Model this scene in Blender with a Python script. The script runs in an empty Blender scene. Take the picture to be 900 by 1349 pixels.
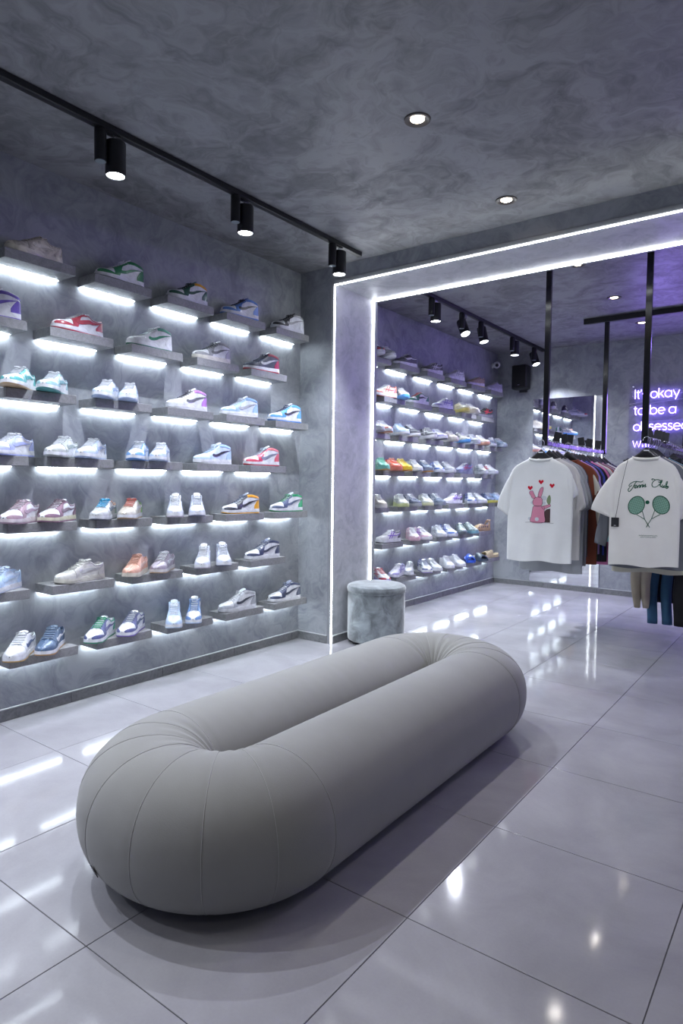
import bpy, math, random
import numpy as np
from mathutils import Vector, Matrix

C = bpy.context.scene.collection
random.seed(7)
PI = math.pi

# ------------------------------------------------------------------ camera
cam_data = bpy.data.cameras.new('camera')
cam_data.sensor_fit = 'VERTICAL'
cam_data.sensor_height = 36.0
cam_data.lens = 854.73 * 36.0 / 1349.0
cam_data.clip_start = 0.02
cam = bpy.data.objects.new('camera', cam_data)
C.objects.link(cam)
R_, U_, F_ = (0.802359, 0.596719, 0.012078), (-0.037184, 0.029779, 0.998865), (-0.595682, 0.801897, -0.046082)
cam.matrix_world = Matrix(((R_[0], U_[0], -F_[0], 0.0), (R_[1], U_[1], -F_[1], 0.0),
                           (R_[2], U_[2], -F_[2], 1.2015), (0, 0, 0, 1)))
bpy.context.scene.camera = cam

# ------------------------------------------------------------------ world, exposure
world = bpy.data.worlds.new('world'); bpy.context.scene.world = world
world.use_nodes = True
world.node_tree.nodes['Background'].inputs[0].default_value = (0.6, 0.7, 1.0, 1)
world.node_tree.nodes['Background'].inputs[1].default_value = 0.02
vs = bpy.context.scene.view_settings
vs.view_transform = 'Standard'; vs.look = 'None'; vs.gamma = 1.0; vs.use_curve_mapping = False
vs.exposure = 0.72
bpy.context.scene.cycles.max_bounces = 8
bpy.context.scene.cycles.diffuse_bounces = 5
bpy.context.scene.cycles.sample_clamp_indirect = 6.0
bpy.context.scene.cycles.use_light_tree = True

# strengths of the room's own lights and of the added violet tube
SHELF_LED = 24.0
PORTAL_LED = 11.0
SPOT_W = 52.0
DOWN_W = 10.0
NEON = 9.0
VIOLET = 160.0
COOL = (0.84, 0.88, 1.0)
NEUT = (1.0, 0.95, 0.90)

# ------------------------------------------------------------------ dimensions (metres)
XW = -3.214          # left wall
XR = 1.9             # right wall
YF, YB = 3.78, 4.33  # front and back of the portal
YE = 7.46            # rear wall
YN = -2.3            # wall behind the camera
HC = 2.76            # ceiling
HS = 2.635           # portal soffit
XJ = -2.90           # jamb face

# ------------------------------------------------------------------ mesh helpers
class MB:
    def __init__(s): s.v = []; s.f = []
    def add(s, V, F):
        n = len(s.v); s.v += [tuple(map(float, p)) for p in V]; s.f += [tuple(i + n for i in f) for f in F]; return s
    def box(s, lo, hi):
        x0, y0, z0 = lo; x1, y1, z1 = hi
        return s.add([(x0,y0,z0),(x1,y0,z0),(x1,y1,z0),(x0,y1,z0),(x0,y0,z1),(x1,y0,z1),(x1,y1,z1),(x0,y1,z1)],
                     [(0,3,2,1),(4,5,6,7),(0,1,5,4),(1,2,6,5),(2,3,7,6),(3,0,4,7)])
    def rbox(s, lo, hi, b=0.002):
        x0, y0, z0 = lo; x1, y1, z1 = hi
        rings = []
        for z, i in ((z0, b), (z0 + b, 0), (z1 - b, 0), (z1, b)):
            rings.append([(x0+i+b,y0+i,z),(x1-i-b,y0+i,z),(x1-i,y0+i+b,z),(x1-i,y1-i-b,z),
                          (x1-i-b,y1-i,z),(x0+i+b,y1-i,z),(x0+i,y1-i-b,z),(x0+i,y0+i+b,z)])
        return s.loft(rings, True, True)
    def loft(s, rings, closed=True, cap=False):
        n = len(rings[0]); V = [p for r in rings for p in r]; F = []
        for i in range(len(rings) - 1):
            for j in range(n if closed else n - 1):
                a = i*n + j; b = i*n + (j+1) % n
                F.append((a, b, b + n, a + n))
        if cap:
            F.append(tuple(reversed(range(n)))); F.append(tuple((len(rings)-1)*n + k for k in range(n)))
        return s.add(V, F)
    def lathe(s, prof, n=24, c=(0, 0, 0), cap=True):
        rings = [[(c[0]+r*math.cos(2*PI*k/n), c[1]+r*math.sin(2*PI*k/n), c[2]+z) for k in range(n)] for r, z in prof]
        return s.loft(rings, True, cap)
    def tube(s, P, r, n=8, closed=False, cap=True, sq=None):
        P = [Vector(p) for p in P]; m = len(P); rings = []
        up = Vector((0, 0, 1)); prev = None
        for i in range(m):
            a = P[(i-1) % m] if (closed or i > 0) else P[i]
            b = P[(i+1) % m] if (closed or i < m-1) else P[i]
            t = (b - a).normalized() if (b - a).length > 1e-9 else Vector((0, 0, 1))
            if prev is None:
                h = up if abs(t.dot(up)) < .9 else Vector((1, 0, 0))
                u = (h - t * h.dot(t)).normalized()
            else:
                u = prev - t * prev.dot(t)
                u = u.normalized() if u.length > 1e-6 else prev
            prev = u; w = t.cross(u)
            rr = r[i] if isinstance(r, (list, tuple)) else r
            rings.append([tuple(P[i] + (u*math.cos(2*PI*k/n) + w*math.sin(2*PI*k/n) * (sq or 1)) * rr) for k in range(n)])
        if closed: rings.append(rings[0])
        return s.loft(rings, True, cap and not closed)
    def grid(s, G, closed=False):
        return s.loft(G, closed, False)
    def mesh(s, name, smooth=True, angle=None):
        me = bpy.data.meshes.new(name); me.from_pydata(s.v, [], s.f); me.update()
        if smooth:
            me.polygons.foreach_set('use_smooth', [True] * len(me.polygons))
            if angle: me.set_sharp_from_angle(angle=math.radians(angle))
        return me

def put(name, me, m=None, parent=None, loc=None, rot=None, link_obj=False):
    """link a mesh (or a builder) as one object; link_obj puts the material on the object so meshes can be shared"""
    if isinstance(me, MB): me = me.mesh(name, True, 35)
    o = bpy.data.objects.new(name, me); C.objects.link(o)
    if m is not None:
        if link_obj:
            if not me.materials: me.materials.append(m)
            o.material_slots[0].link = 'OBJECT'; o.material_slots[0].material = m
        elif not me.materials: me.materials.append(m)
    if parent is not None: o.parent = parent
    if loc: o.location = loc
    if rot is not None: o.rotation_euler = rot if isinstance(rot, tuple) else (0, 0, rot)
    return o
def empty(name, loc=(0, 0, 0), rz=0.0):
    o = bpy.data.objects.new(name, None); C.objects.link(o); o.location = loc; o.rotation_euler = (0, 0, rz)
    o.empty_display_size = .05
    return o
def tag(o, label, cat, group=None):
    o['label'] = label; o['category'] = cat
    if group: o['group'] = group
    return o
def struct(o): o['kind'] = 'structure'; return o
def cat_interp(x, K):
    """smooth interpolation through key points"""
    xs = [k[0] for k in K]; ys = [k[1] for k in K]
    if x <= xs[0]: return ys[0]
    if x >= xs[-1]: return ys[-1]
    i = max(j for j in range(len(xs)) if xs[j] <= x); i = min(i, len(xs) - 2)
    h = xs[i+1] - xs[i]; t = (x - xs[i]) / h
    d = [(ys[j+1]-ys[j])/(xs[j+1]-xs[j]) for j in range(len(xs)-1)]
    def m(j):
        if j == 0: return d[0]
        if j == len(xs)-1: return d[-1]
        if d[j-1]*d[j] <= 0: return 0
        return 2*d[j-1]*d[j]/(d[j-1]+d[j])
    return ((2*t**3-3*t*t+1)*ys[i] + (t**3-2*t*t+t)*h*m(i) + (-2*t**3+3*t*t)*ys[i+1] + (t**3-t*t)*h*m(i+1))

# ------------------------------------------------------------------ materials
def nt(name):
    m = bpy.data.materials.new(name); m.use_nodes = True
    return m, m.node_tree, m.node_tree.nodes['Principled BSDF']
def plain(name, col, rough=.5, metal=0.0, coat=0.0, spec=.5):
    m, t, b = nt(name)
    b.inputs['Base Color'].default_value = (*col, 1); b.inputs['Roughness'].default_value = rough
    b.inputs['Metallic'].default_value = metal; b.inputs['Coat Weight'].default_value = coat
    b.inputs['Specular IOR Level'].default_value = spec
    return m
def emit(name, col, s):
    m, t, b = nt(name)
    b.inputs['Base Color'].default_value = (*col, 1)
    b.inputs['Emission Color'].default_value = (*col, 1); b.inputs['Emission Strength'].default_value = s
    return m
def N(t, kind, **kw):
    n = t.nodes.new(kind)
    for k, v in kw.items():
        if k in n.inputs.keys(): n.inputs[k].default_value = v
        else: setattr(n, k, v)
    return n
def ramp(t, stops):
    r = t.nodes.new('ShaderNodeValToRGB'); e = r.color_ramp.elements
    e[0].position, e[0].color = stops[0][0], (*stops[0][1], 1)
    e[1].position, e[1].color = stops[-1][0], (*stops[-1][1], 1)
    for p_, c_ in stops[1:-1]:
        x = e.new(p_); x.color = (*c_, 1)
    return r
def plaster(name, dark, mid, light, scale=1.0, rough=(.42, .62), streak=1.0):
    """polished cement plaster: cloudy base with swirled trowel marks"""
    m, t, b = nt(name); L = t.links.new
    g = t.nodes.new('ShaderNodeNewGeometry')
    n0 = N(t, 'ShaderNodeTexNoise', Scale=1.7*scale, Detail=3.0, Roughness=.55); L(g.outputs['Position'], n0.inputs['Vector'])
    sub = N(t, 'ShaderNodeVectorMath', operation='SUBTRACT'); L(n0.outputs['Color'], sub.inputs[0]); sub.inputs[1].default_value = (.5,.5,.5)
    mul = N(t, 'ShaderNodeVectorMath', operation='SCALE'); L(sub.outputs[0], mul.inputs[0]); mul.inputs['Scale'].default_value = 1.5
    add = N(t, 'ShaderNodeVectorMath', operation='ADD'); L(g.outputs['Position'], add.inputs[0]); L(mul.outputs[0], add.inputs[1])
    n1 = N(t, 'ShaderNodeTexNoise', Scale=1.5*scale, Detail=6.0, Roughness=.62, Distortion=.6); L(add.outputs[0], n1.inputs['Vector'])
    v = N(t, 'ShaderNodeTexVoronoi', feature='F1', Scale=3.2*scale); L(add.outputs[0], v.inputs['Vector'])
    n2 = N(t, 'ShaderNodeTexNoise', Scale=8.0*scale, Detail=7.0, Roughness=.62, Distortion=.9); L(add.outputs[0], n2.inputs['Vector'])
    mx = N(t, 'ShaderNodeMix', data_type='FLOAT'); mx.inputs[0].default_value = .50; L(n1.outputs['Fac'], mx.inputs[2]); L(n2.outputs['Fac'], mx.inputs[3])
    ad = N(t, 'ShaderNodeMath', operation='MULTIPLY_ADD'); L(v.outputs['Distance'], ad.inputs[0]); ad.inputs[1].default_value = .22*streak; L(mx.outputs[0], ad.inputs[2])
    r = ramp(t, [(.44, dark), (.56, mid), (.72, light)]); L(ad.outputs[0], r.inputs[0]); L(r.outputs[0], b.inputs['Base Color'])
    mr = N(t, 'ShaderNodeMapRange'); L(ad.outputs[0], mr.inputs[0]); mr.inputs[1].default_value = .4; mr.inputs[2].default_value = .75
    mr.inputs[3].default_value = rough[1]; mr.inputs[4].default_value = rough[0]; L(mr.outputs[0], b.inputs['Roughness'])
    bp = N(t, 'ShaderNodeBump', Strength=.12, Distance=.01); L(ad.outputs[0], bp.inputs['Height']); L(bp.outputs[0], b.inputs['Normal'])
    return m
def tilemat(name, c0, c1, rough=.14):
    m, t, b = nt(name); L = t.links.new
    g = t.nodes.new('ShaderNodeNewGeometry'); oi = t.nodes.new('ShaderNodeObjectInfo')
    n = N(t, 'ShaderNodeTexNoise', Scale=2.6, Detail=6.0, Roughness=.6, Distortion=.4); L(g.outputs['Position'], n.inputs['Vector'])
    n2 = N(t, 'ShaderNodeTexNoise', Scale=130.0, Detail=2.0); L(g.outputs['Position'], n2.inputs['Vector'])
    a = N(t, 'ShaderNodeMath', operation='MULTIPLY_ADD'); L(oi.outputs['Random'], a.inputs[0]); a.inputs[1].default_value = .06; L(n.outputs['Fac'], a.inputs[2])
    a2 = N(t, 'ShaderNodeMath', operation='MULTIPLY_ADD'); L(n2.outputs['Fac'], a2.inputs[0]); a2.inputs[1].default_value = .12; L(a.outputs[0], a2.inputs[2])
    r = ramp(t, [(.42, c0), (.78, c1)]); L(a2.outputs[0], r.inputs[0]); L(r.outputs[0], b.inputs['Base Color'])
    mr = N(t, 'ShaderNodeMapRange'); L(n.outputs['Fac'], mr.inputs[0]); mr.inputs[1].default_value=.3; mr.inputs[2].default_value=.7; mr.inputs[3].default_value=rough; mr.inputs[4].default_value=rough+.05
    L(mr.outputs[0], b.inputs['Roughness'])
    n3 = N(t, 'ShaderNodeTexNoise', Scale=3.0, Detail=1.0); L(g.outputs['Position'], n3.inputs['Vector'])
    bp = N(t, 'ShaderNodeBump', Strength=.35, Distance=.004); L(n3.outputs['Fac'], bp.inputs['Height'])
    b.inputs['Specular IOR Level'].default_value = .17
    bp2 = N(t, 'ShaderNodeBump', Strength=.03, Distance=.001); L(n2.outputs['Fac'], bp2.inputs['Height']); L(bp.outputs[0], bp2.inputs['Normal'])
    L(bp2.outputs[0], b.inputs['Normal'])
    return m
def fabric(name, col, rough=.9, scale=220.0, var=.06, sheen=.2, mottle=0.0, bump=.15):
    m, t, b = nt(name); L = t.links.new
    tc = t.nodes.new('ShaderNodeTexCoord')
    n = N(t, 'ShaderNodeTexNoise', Scale=4.0 if not mottle else 9.0, Detail=5.0, Roughness=.6, Distortion=.5 if mottle else 0.0); L(tc.outputs['Object'], n.inputs['Vector'])
    v = max(var, mottle)
    r = ramp(t, [(.35, tuple(max(0, c*(1-v)) for c in col)), (.65, tuple(min(1, c*(1+v)) for c in col))]); L(n.outputs['Fac'], r.inputs[0]); L(r.outputs[0], b.inputs['Base Color'])
    b.inputs['Roughness'].default_value = rough; b.inputs['Sheen Weight'].default_value = sheen; b.inputs['Sheen Roughness'].default_value = .4
    b.inputs['Specular IOR Level'].default_value = .25
    w = N(t, 'ShaderNodeTexNoise', Scale=scale, Detail=2.0); L(tc.outputs['Object'], w.inputs['Vector'])
    bp = N(t, 'ShaderNodeBump', Strength=bump, Distance=.002); L(w.outputs['Fac'], bp.inputs['Height']); L(bp.outputs[0], b.inputs['Normal'])
    return m
_sh = {}
def shoemat(col, patt=None):
    """leather under a clear shrink film: crumpled glossy coat"""
    key = (tuple(col), patt)
    if key in _sh: return _sh[key]
    m, t, b = nt('sneaker_leather'); L = t.links.new
    tc = t.nodes.new('ShaderNodeTexCoord')
    n = N(t, 'ShaderNodeTexNoise', Scale=26.0, Detail=3.0, Distortion=1.2); L(tc.outputs['Object'], n.inputs['Vector'])
    lo = tuple(c*.86 for c in col); hi = tuple(min(1, c*1.08+.01) for c in col)
    st = [(.35, lo), (.65, hi)]
    if patt == 'camo': st = [(.40, lo), (.47, (.05,.07,.06)), (.53, (.45,.55,.55)), (.60, hi)]
    if patt == 'snake': st = [(.38, tuple(c*.65 for c in col)), (.48, lo), (.60, hi)]
    r = ramp(t, st); L(n.outputs['Fac'], r.inputs[0]); L(r.outputs[0], b.inputs['Base Color'])
    b.inputs['Roughness'].default_value = .45
    b.inputs['Coat Weight'].default_value = .7; b.inputs['Coat Roughness'].default_value = .12
    bp = N(t, 'ShaderNodeBump', Strength=.55, Distance=.006); L(n.outputs['Fac'], bp.inputs['Height']); L(bp.outputs[0], b.inputs['Coat Normal'])
    _sh[key] = m; return m

M = {}
M['wall'] = plaster('cement_plaster', (.215,.235,.262), (.285,.305,.335), (.385,.405,.43), 1.15)
M['ceil'] = plaster('ceiling_plaster', (.135,.138,.150), (.18,.183,.195), (.258,.263,.28), 1.1, (.40,.62), 1.2)
M['jamb'] = plaster('portal_plaster', (.33,.34,.37), (.40,.41,.44), (.48,.49,.52), 1.4)
M['tile'] = tilemat('porcelain_tile', (.315,.314,.340), (.405,.405,.434), .06)
M['grout'] = plain('dark_grout', (.07,.07,.075), .8)
M['skirt'] = plaster('skirting_tile', (.16,.165,.175), (.20,.205,.215), (.25,.255,.265), 3.0, (.3,.45))
M['trimline'] = plain('white_trim_line', (.45,.47,.48), .4)
M['shelf'] = plaster('shelf_laminate', (.20,.205,.21), (.25,.255,.265), (.31,.315,.325), 4.0, (.4,.55), .3)
M['alu'] = plain('pale_aluminium', (.26,.27,.29), .4, .0)
M['black'] = plain('black_powdercoat', (.012,.013,.016), .38)
M['blackgloss'] = plain('black_lacquer_steel', (.010,.010,.013), .16)
M['blackplastic'] = plain('black_plastic', (.018,.019,.022), .3)
M['white'] = plain('white_plastic', (.75,.76,.78), .4)
M['chrome'] = plain('chrome', (.75,.76,.78), .18, 1.0)
M['bronze'] = plain('dark_nickel', (.10,.09,.085), .3, .8)
M['mirror'] = plain('mirror_silver', (.88,.90,.90), .015, 1.0)
M['led_shelf'] = emit('shelf_led', (.84,.93,1.0), SHELF_LED)
M['led_portal'] = emit('portal_led', (.92,.96,1.0), PORTAL_LED)
M['lens'] = emit('lamp_lens', (.9,.95,1.0), 12.0)
M['lens_dim'] = plain('lamp_lens_unlit', (.22,.27,.30), .3)
M['lens_warm'] = emit('downlight_lens', (1.0,.86,.68), 14.0)
M['neon'] = emit('violet_neon', (.36,.24,1.0), NEON)
M['added_violet_tube'] = emit('added_violet_tube', (.34,.22,1.0), VIOLET)

# ------------------------------------------------------------------ room shell
def wall(name, lo, hi, m): return struct(put(name, MB().box(lo, hi), m))
T_ = .12
wl = wall('wall_left', (XW-T_, YN-T_, 0), (XW, YE+T_, HC), M['wall'])
wb = wall('wall_rear', (XW, YE, 0), (XR, YE+T_, HC), M['wall'])
wall('wall_right', (XR, YN-T_, 0), (XR+T_, YE+T_, HC), M['wall'])
wall('wall_front', (XW, YN-T_, 0), (XR, YN, HC), M['wall'])
wall('ceiling', (XW-T_, YN-T_, HC), (XR+T_, YE+T_, HC+.1), M['ceil'])
fl = wall('floor', (XW-T_, YN-T_, -.12), (XR+T_, YE+T_, -.0025), M['grout'])
# floor tiles, each one a part of the floor
TS = .6; GX, GY = -.8815, 1.5144; gap = .0013
full = MB().rbox((gap, gap, -.010), (TS-gap, TS-gap, 0), .0009).mesh('tile', True, 30); full.materials.append(M['tile'])
for i in range(-4, 5):
    for j in range(-7, 11):
        x0, y0 = GX + i*TS, GY + j*TS
        a0, a1, b0, b1 = max(x0, XW), min(x0+TS, XR), max(y0, YN), min(y0+TS, YE)
        if a1 - a0 < .02 or b1 - b0 < .02: continue
        if a1-a0 > TS-1e-4 and b1-b0 > TS-1e-4:
            put('floor_tile', full, parent=fl, loc=(x0, y0, 0))
        else:
            put('floor_tile', MB().rbox((gap, gap, -.010), (a1-a0-gap, b1-b0-gap, 0), .0009), M['tile'], fl, (a0, b0, 0))

# portal: left pillar, right pillar and beam
p1 = wall('wall_divider', (XW, YF, 0), (XJ, YB, HC), M['wall'])
p2 = wall('wall_divider', (1.45, YF, 0), (XR, YB, HC), M['wall'])
hd = wall('trim_1', (XJ, YF, HS), (1.45, YB, HC), M['wall'])
# plastered lining of the portal (lighter plaster sheet on the inner faces)
ln = wall('trim_2', (XJ, YF+.002, 0.0), (XJ+.006, YB-.002, HS), M['jamb'])
wall('trim_3', (XJ, YF+.002, HS-.006), (1.45, YB-.002, HS), M['jamb'])
wall('trim_4', (1.444, YF+.002, 0.0), (1.45, YB-.002, HS-.006), M['jamb'])
def portal_led(name, y0, y1, lipy0, lipy1):
    t = empty(name, (0, 0, 0))
    prof = MB()
    prof.rbox((XJ-.028, lipy0, 0), (XJ+.012, lipy1, HS+.022), .001)
    prof.rbox((XJ+.012, lipy0, HS-.012), (1.438, lipy1, HS+.022), .001)
    prof.rbox((1.438, lipy0, 0), (1.478, lipy1, HS+.022), .001)
    put('aluminium_profile', prof, M['alu'], t)
    led = MB()
    led.rbox((XJ+.009, y0, .005), (XJ+.017, y1, HS-.019), .001)
    led.rbox((XJ+.009, y0, HS-.019), (1.443, y1, HS-.011), .001)
    led.rbox((1.431, y0, .005), (1.443, y1, HS-.019), .001)
    put('light_strip', led, M['led_portal'], t)
    return struct(t)
portal_led('trim_5', YF-.010, YF-.001, YF-.006, YF+.010)
portal_led('trim_6', YB-.050, YB-.041, YB-.040, YB+.006)

# skirting: tile pieces with a pale line on top
def skirting(name, a, b, nrm):
    root = struct(empty(name)); L_ = (Vector(b)-Vector(a)).length; d = (Vector(b)-Vector(a)).normalized(); n = Vector(nrm)
    k = 0.0; ang = math.atan2(d.y, d.x)
    while k < L_ - .01:
        e = min(k + .6, L_)
        q = Vector(a) + d*k
        # local: x along, y toward the room
        s = 1 if (Vector((-d.y, d.x)) .dot(n) > 0) else -1
        y0, y1 = (0, .010) if s > 0 else (-.010, 0)
        put('skirting_tile', MB().rbox((.001, y0, .001), (e-k-.001, y1, .056), .001), M['skirt'], root, (q.x, q.y, 0), ang)
        k = e
    y0, y1 = (0, .013) if s > 0 else (-.013, 0)
    put('white_edge', MB().rbox((0, y0, .0565), (L_, y1, .0625), .001), M['trimline'], root, (a[0], a[1], 0), ang)
skirting('baseboard_left', (XW, YN), (XW, YF), (1, 0))
skirting('baseboard_divider', (XW+.014, YF), (XJ-.030, YF), (0, -1))
skirting('baseboard_jamb', (XJ+.006, YF+.012), (XJ+.006, YB-.054), (1, 0))
skirting('baseboard_left', (XW, YB), (XW, YE), (1, 0))
skirting('baseboard_rear', (XW+.014, YE), (XR, YE), (0, -1))
skirting('baseboard_right', (XR, YB), (XR, YE-.014), (-1, 0))

# ------------------------------------------------------------------ track lights
def track(name, y0, y1, x, label):
    t = empty(name, (x, y0, HC)); L_ = y1-y0
    put('rail', MB().rbox((-.017, 0, -.030), (.017, L_, 0), .002), M['black'], t)
    put('end_cap', MB().rbox((-.018, L_-.012, -.031), (.018, L_+.002, -.0005), .002), M['blackplastic'], t)
    tag(t, label, 'light track')
track('light_track', -1.9, 3.66, -2.59, 'long black ceiling light track running above the front sneaker wall')
track('light_track', 4.45, YE-.02, -2.66, 'black ceiling light track in the back room beyond the portal')
_hous = MB().lathe([(.036,0),(.0445,.002),(.0445,.135),(.042,.140),(.012,.141)], 28)
_hous.lathe([(.0445,0),(.0445,-.006),(.0405,-.006),(.0405,.002)], 28, cap=False)
hous_me = _hous.mesh('lamp_housing', True, 40)
lens_me = MB().lathe([(.0385,.0),(.0385,-.002),(.030,-.0035)], 24).mesh('lens', True, 40)
drv_me = MB().lathe([(.024,0),(.026,.002),(.026,.135),(.024,.138)], 20).mesh('driver_housing', True, 40)
cap_me = MB().lathe([(.0225,-.0006),(.0225,.001)], 20).mesh('driver_cap', True, 40)
yoke_me = MB().rbox((-.006,-.010,.139),(.006,.010,.180),.001).mesh('bracket', True, 40)
def track_lamp(x, y, label, tilt=(0, 0, 0), dy=-.075, watts=None, size=98, lens=True):
    t = empty('track_lamp', (x, y, HC-.19))
    h = put('lamp_housing', hous_me, M['black'], t, (0, 0, -.012+ (0)), tilt)
    put('lens', lens_me, M['lens'], h, (0, 0, -.0005))
    put('bracket', yoke_me, M['chrome'], t, (0, 0, -.020))
    put('driver_housing', drv_me, M['black'], t, (0, dy, .018))
    put('driver_cap', cap_me, M['lens_dim'], t, (0, dy, .018))
    put('adapter', MB().rbox((-.014, dy-.02, .150), (.014, .02, .161), .002), M['blackplastic'], t)
    tag(t, label, 'spotlight', 'track lamps')
    ld = bpy.data.lights.new('spot_light', 'SPOT'); ld.energy = SPOT_W if watts is None else watts
    ld.color = COOL; ld.spot_size = math.radians(size); ld.spot_blend = .7; ld.shadow_soft_size = .014
    lo = bpy.data.objects.new('spot_light', ld); C.objects.link(lo); lo.parent = h; lo.location = (0, 0, -.03)
for y, lb in ((-1.55, 'added black track lamp farthest behind the camera on the long track'), (-.72, 'added black track lamp on the long track behind the camera'),  # unseen lamps behind the camera, added to match the room's lighting
              (.10, 'black track lamp on the long track just left of the camera'), (.93, 'black track lamp on the long track outside the left edge'),
              (1.765, 'lit black track lamp nearest the camera, largest of three in the front room'), (2.575, 'lit black track lamp in the middle of the front room track'),
              (3.43, 'lit black track lamp beside the portal corner, last on the front track')):
    track_lamp(-2.59, y, lb)
R = math.radians
for y, tl, lb in ((4.87, (0, 0, 0), 'upright lit track lamp nearest the portal in the back room'), (5.43, (R(-12), R(-26), 0), 'strongly tilted lit track lamp, second in the back room'),
                  (5.83, (R(-4), R(-14), 0), 'slightly tilted lit track lamp, third in the back room'), (6.60, (0, 0, 0), 'upright lit track lamp, fourth in the back room'),
                  (7.23, (R(-6), R(-20), 0), 'tilted lit track lamp, last by the rear wall beside the black rack pole')):
    track_lamp(-2.66, y, lb, tl)

# unseen short track added in the right half, its lamps brighten the clothes racks
track('light_track', 1.6, 3.3, .45, 'added short black light track in the right half of the front room')  # rack_track
track_lamp(.45, 2.2, 'added black track lamp aimed at the left clothes rack', (R(65), 0, R(39)), watts=34, size=48)
track_lamp(.45, 3.0, 'added black track lamp aimed at the right clothes rack', (R(56), 0, R(39.5)), watts=22, size=52)

# ------------------------------------------------------------------ recessed downlights
ring_me = MB().lathe([(.058,0),(.056,-.005),(.046,-.006),(.040,-.002),(.030,.0),(.030,.001)], 32, cap=False).mesh('trim_ring', True, 40)
dl_me = MB().lathe([(.030,-.0005),(.026,-.003),(.012,-.0045)], 24).mesh('lamp', True, 40)
def downlight(x, y, label):
    t = empty('recessed_downlight', (x, y, HC))
    put('trim_ring', ring_me, M['bronze'], t); put('lamp', dl_me, M['lens_warm'], t)
    tag(t, label, 'ceiling light', 'recessed ceiling downlights')
    ld = bpy.data.lights.new('down_light', 'SPOT'); ld.energy = DOWN_W; ld.color = NEUT
    ld.spot_size = math.radians(125); ld.spot_blend = .7; ld.shadow_soft_size = .03
    lo = bpy.data.objects.new('down_light', ld); C.objects.link(lo); lo.parent = t; lo.location = (0, 0, -.012)
for y, lb in ((-.55, 'added round downlight behind the camera'), (.5, 'round downlight above the camera'), (1.5, 'round downlight above the near end of the bench, out of frame'),  # the one behind the camera is unseen, added for its light
              (2.478, 'round glowing downlight above the bench, nearest in the photo'), (3.45, 'round glowing downlight just in front of the portal beam'),
              (4.73, 'round downlight just behind the portal beam, nearest in the back room'), (5.73, 'round glowing downlight in the middle of the back room ceiling'),
              (6.747, 'round glowing downlight farthest back, on the violet lit ceiling')):
    downlight(-1.46, y, lb)
for y in (-.5, 1.5, 3.2): downlight(.55, y, 'added downlight in the right half of the front room, %s' % {-.5:'behind the camera',1.5:'level with the bench',3.2:'near the portal'}[y])  # unseen second row, added to light the right half

# ------------------------------------------------------------------ sneakers
LS = .285
KIND = {
 'low': dict(H=[(0,.054),(.04,.060),(.14,.052),(.26,.055),(.35,.074),(.42,.076),(.55,.060),(.68,.044),(.80,.034),(.90,.029),(.96,.022),(1,.010)], sole=[(0,.027),(.5,.024),(.85,.022),(1,.024)], tong=.012),
 'high': dict(H=[(0,.074),(.04,.080),(.15,.089),(.26,.096),(.34,.096),(.42,.083),(.55,.062),(.68,.045),(.80,.036),(.90,.030),(.96,.023),(1,.010)], sole=[(0,.028),(.5,.025),(.85,.022),(1,.024)], tong=.014),
 'runner': dict(H=[(0,.052),(.04,.062),(.14,.050),(.26,.052),(.35,.068),(.42,.070),(.55,.058),(.68,.044),(.80,.034),(.90,.027),(.96,.020),(1,.008)], sole=[(0,.040),(.3,.034),(.5,.028),(.85,.026),(1,.032)], tong=.012),
 'clog': dict(H=[(0,.070),(.04,.088),(.10,.080),(.2,.045),(.30,.045),(.40,.055),(.55,.060),(.70,.052),(.82,.040),(.92,.028),(1,.008)], sole=[(0,.026),(.5,.020),(1,.022)], tong=.0),
}
WB = [(0,.0),(.008,.012),(.03,.023),(.08,.031),(.18,.0345),(.35,.0345),(.5,.038),(.66,.045),(.78,.0465),(.87,.042),(.94,.031),(.98,.018),(.995,.008),(1,.0)]
WR = [(0,.0),(.01,.008),(.04,.017),(.12,.027),(.24,.030),(.32,.027),(.38,.018),(.5,.014),(.7,.010),(.9,.006),(1,.0)]
def wbase(u): return cat_interp(u, WB)
def S(kind, u, t, side, off=0.0):
    K = KIND[kind]
    def raw(u, t):
        a = t*PI/2; w0 = wbase(u); w1 = min(cat_interp(u, WR), w0*.8); H = cat_interp(u, K['H']); s0 = cat_interp(u, K['sole'])
        e = .95 if u < .38 else .72
        return Vector((LS*(u-.5), side*(w1+(w0-w1)*max(0, math.cos(a))**e), s0+H*math.sin(a)**.88 if a > 0 else s0))
    q = raw(u, t)
    if off:
        h = .01
        du = raw(min(u+h, .995), t)-raw(max(u-h, .005), t); dt = raw(u, min(t+.03, .995))-raw(u, max(t-.03, .005))
        n = du.cross(dt)
        if n.length > 1e-9:
            n.normalize()
            ctr = Vector((LS*(min(max(u,.12),.85)-.5), 0, .04))
            if n.dot(q-ctr) < 0: n = -n
            q = q + n*off
    return q
US = [.5-.5*math.cos(PI*k/26) for k in range(27)]
def dipf(kind, u):
    if kind == 'clog': return .03*max(0, min(1, (.34-u)/.05))
    return -.002 + .030*max(0.0, min(1.0, (.365-u)/.03))*min(1, u/.03)
def upper(kind):
    mb = MB(); G = []
    for u in US:
        u = min(max(u, .002), .998)
        row = [S(kind, u, t/7, -1) for t in range(8)]
        r = S(kind, u, 1, 1); d = dipf(kind, u); wr = r.y
        for c in (-.85, -.5, 0, .5, .85): row.append(Vector((r.x, wr*c, r.z-d)))
        row += [S(kind, u, t/7, 1) for t in range(7, -1, -1)]
        G.append(row)
    return mb.grid(G)
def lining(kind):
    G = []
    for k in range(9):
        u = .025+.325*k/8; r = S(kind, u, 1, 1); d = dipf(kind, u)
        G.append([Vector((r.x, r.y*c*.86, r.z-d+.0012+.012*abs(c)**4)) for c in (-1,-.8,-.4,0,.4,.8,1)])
    return MB().grid(G)
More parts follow.
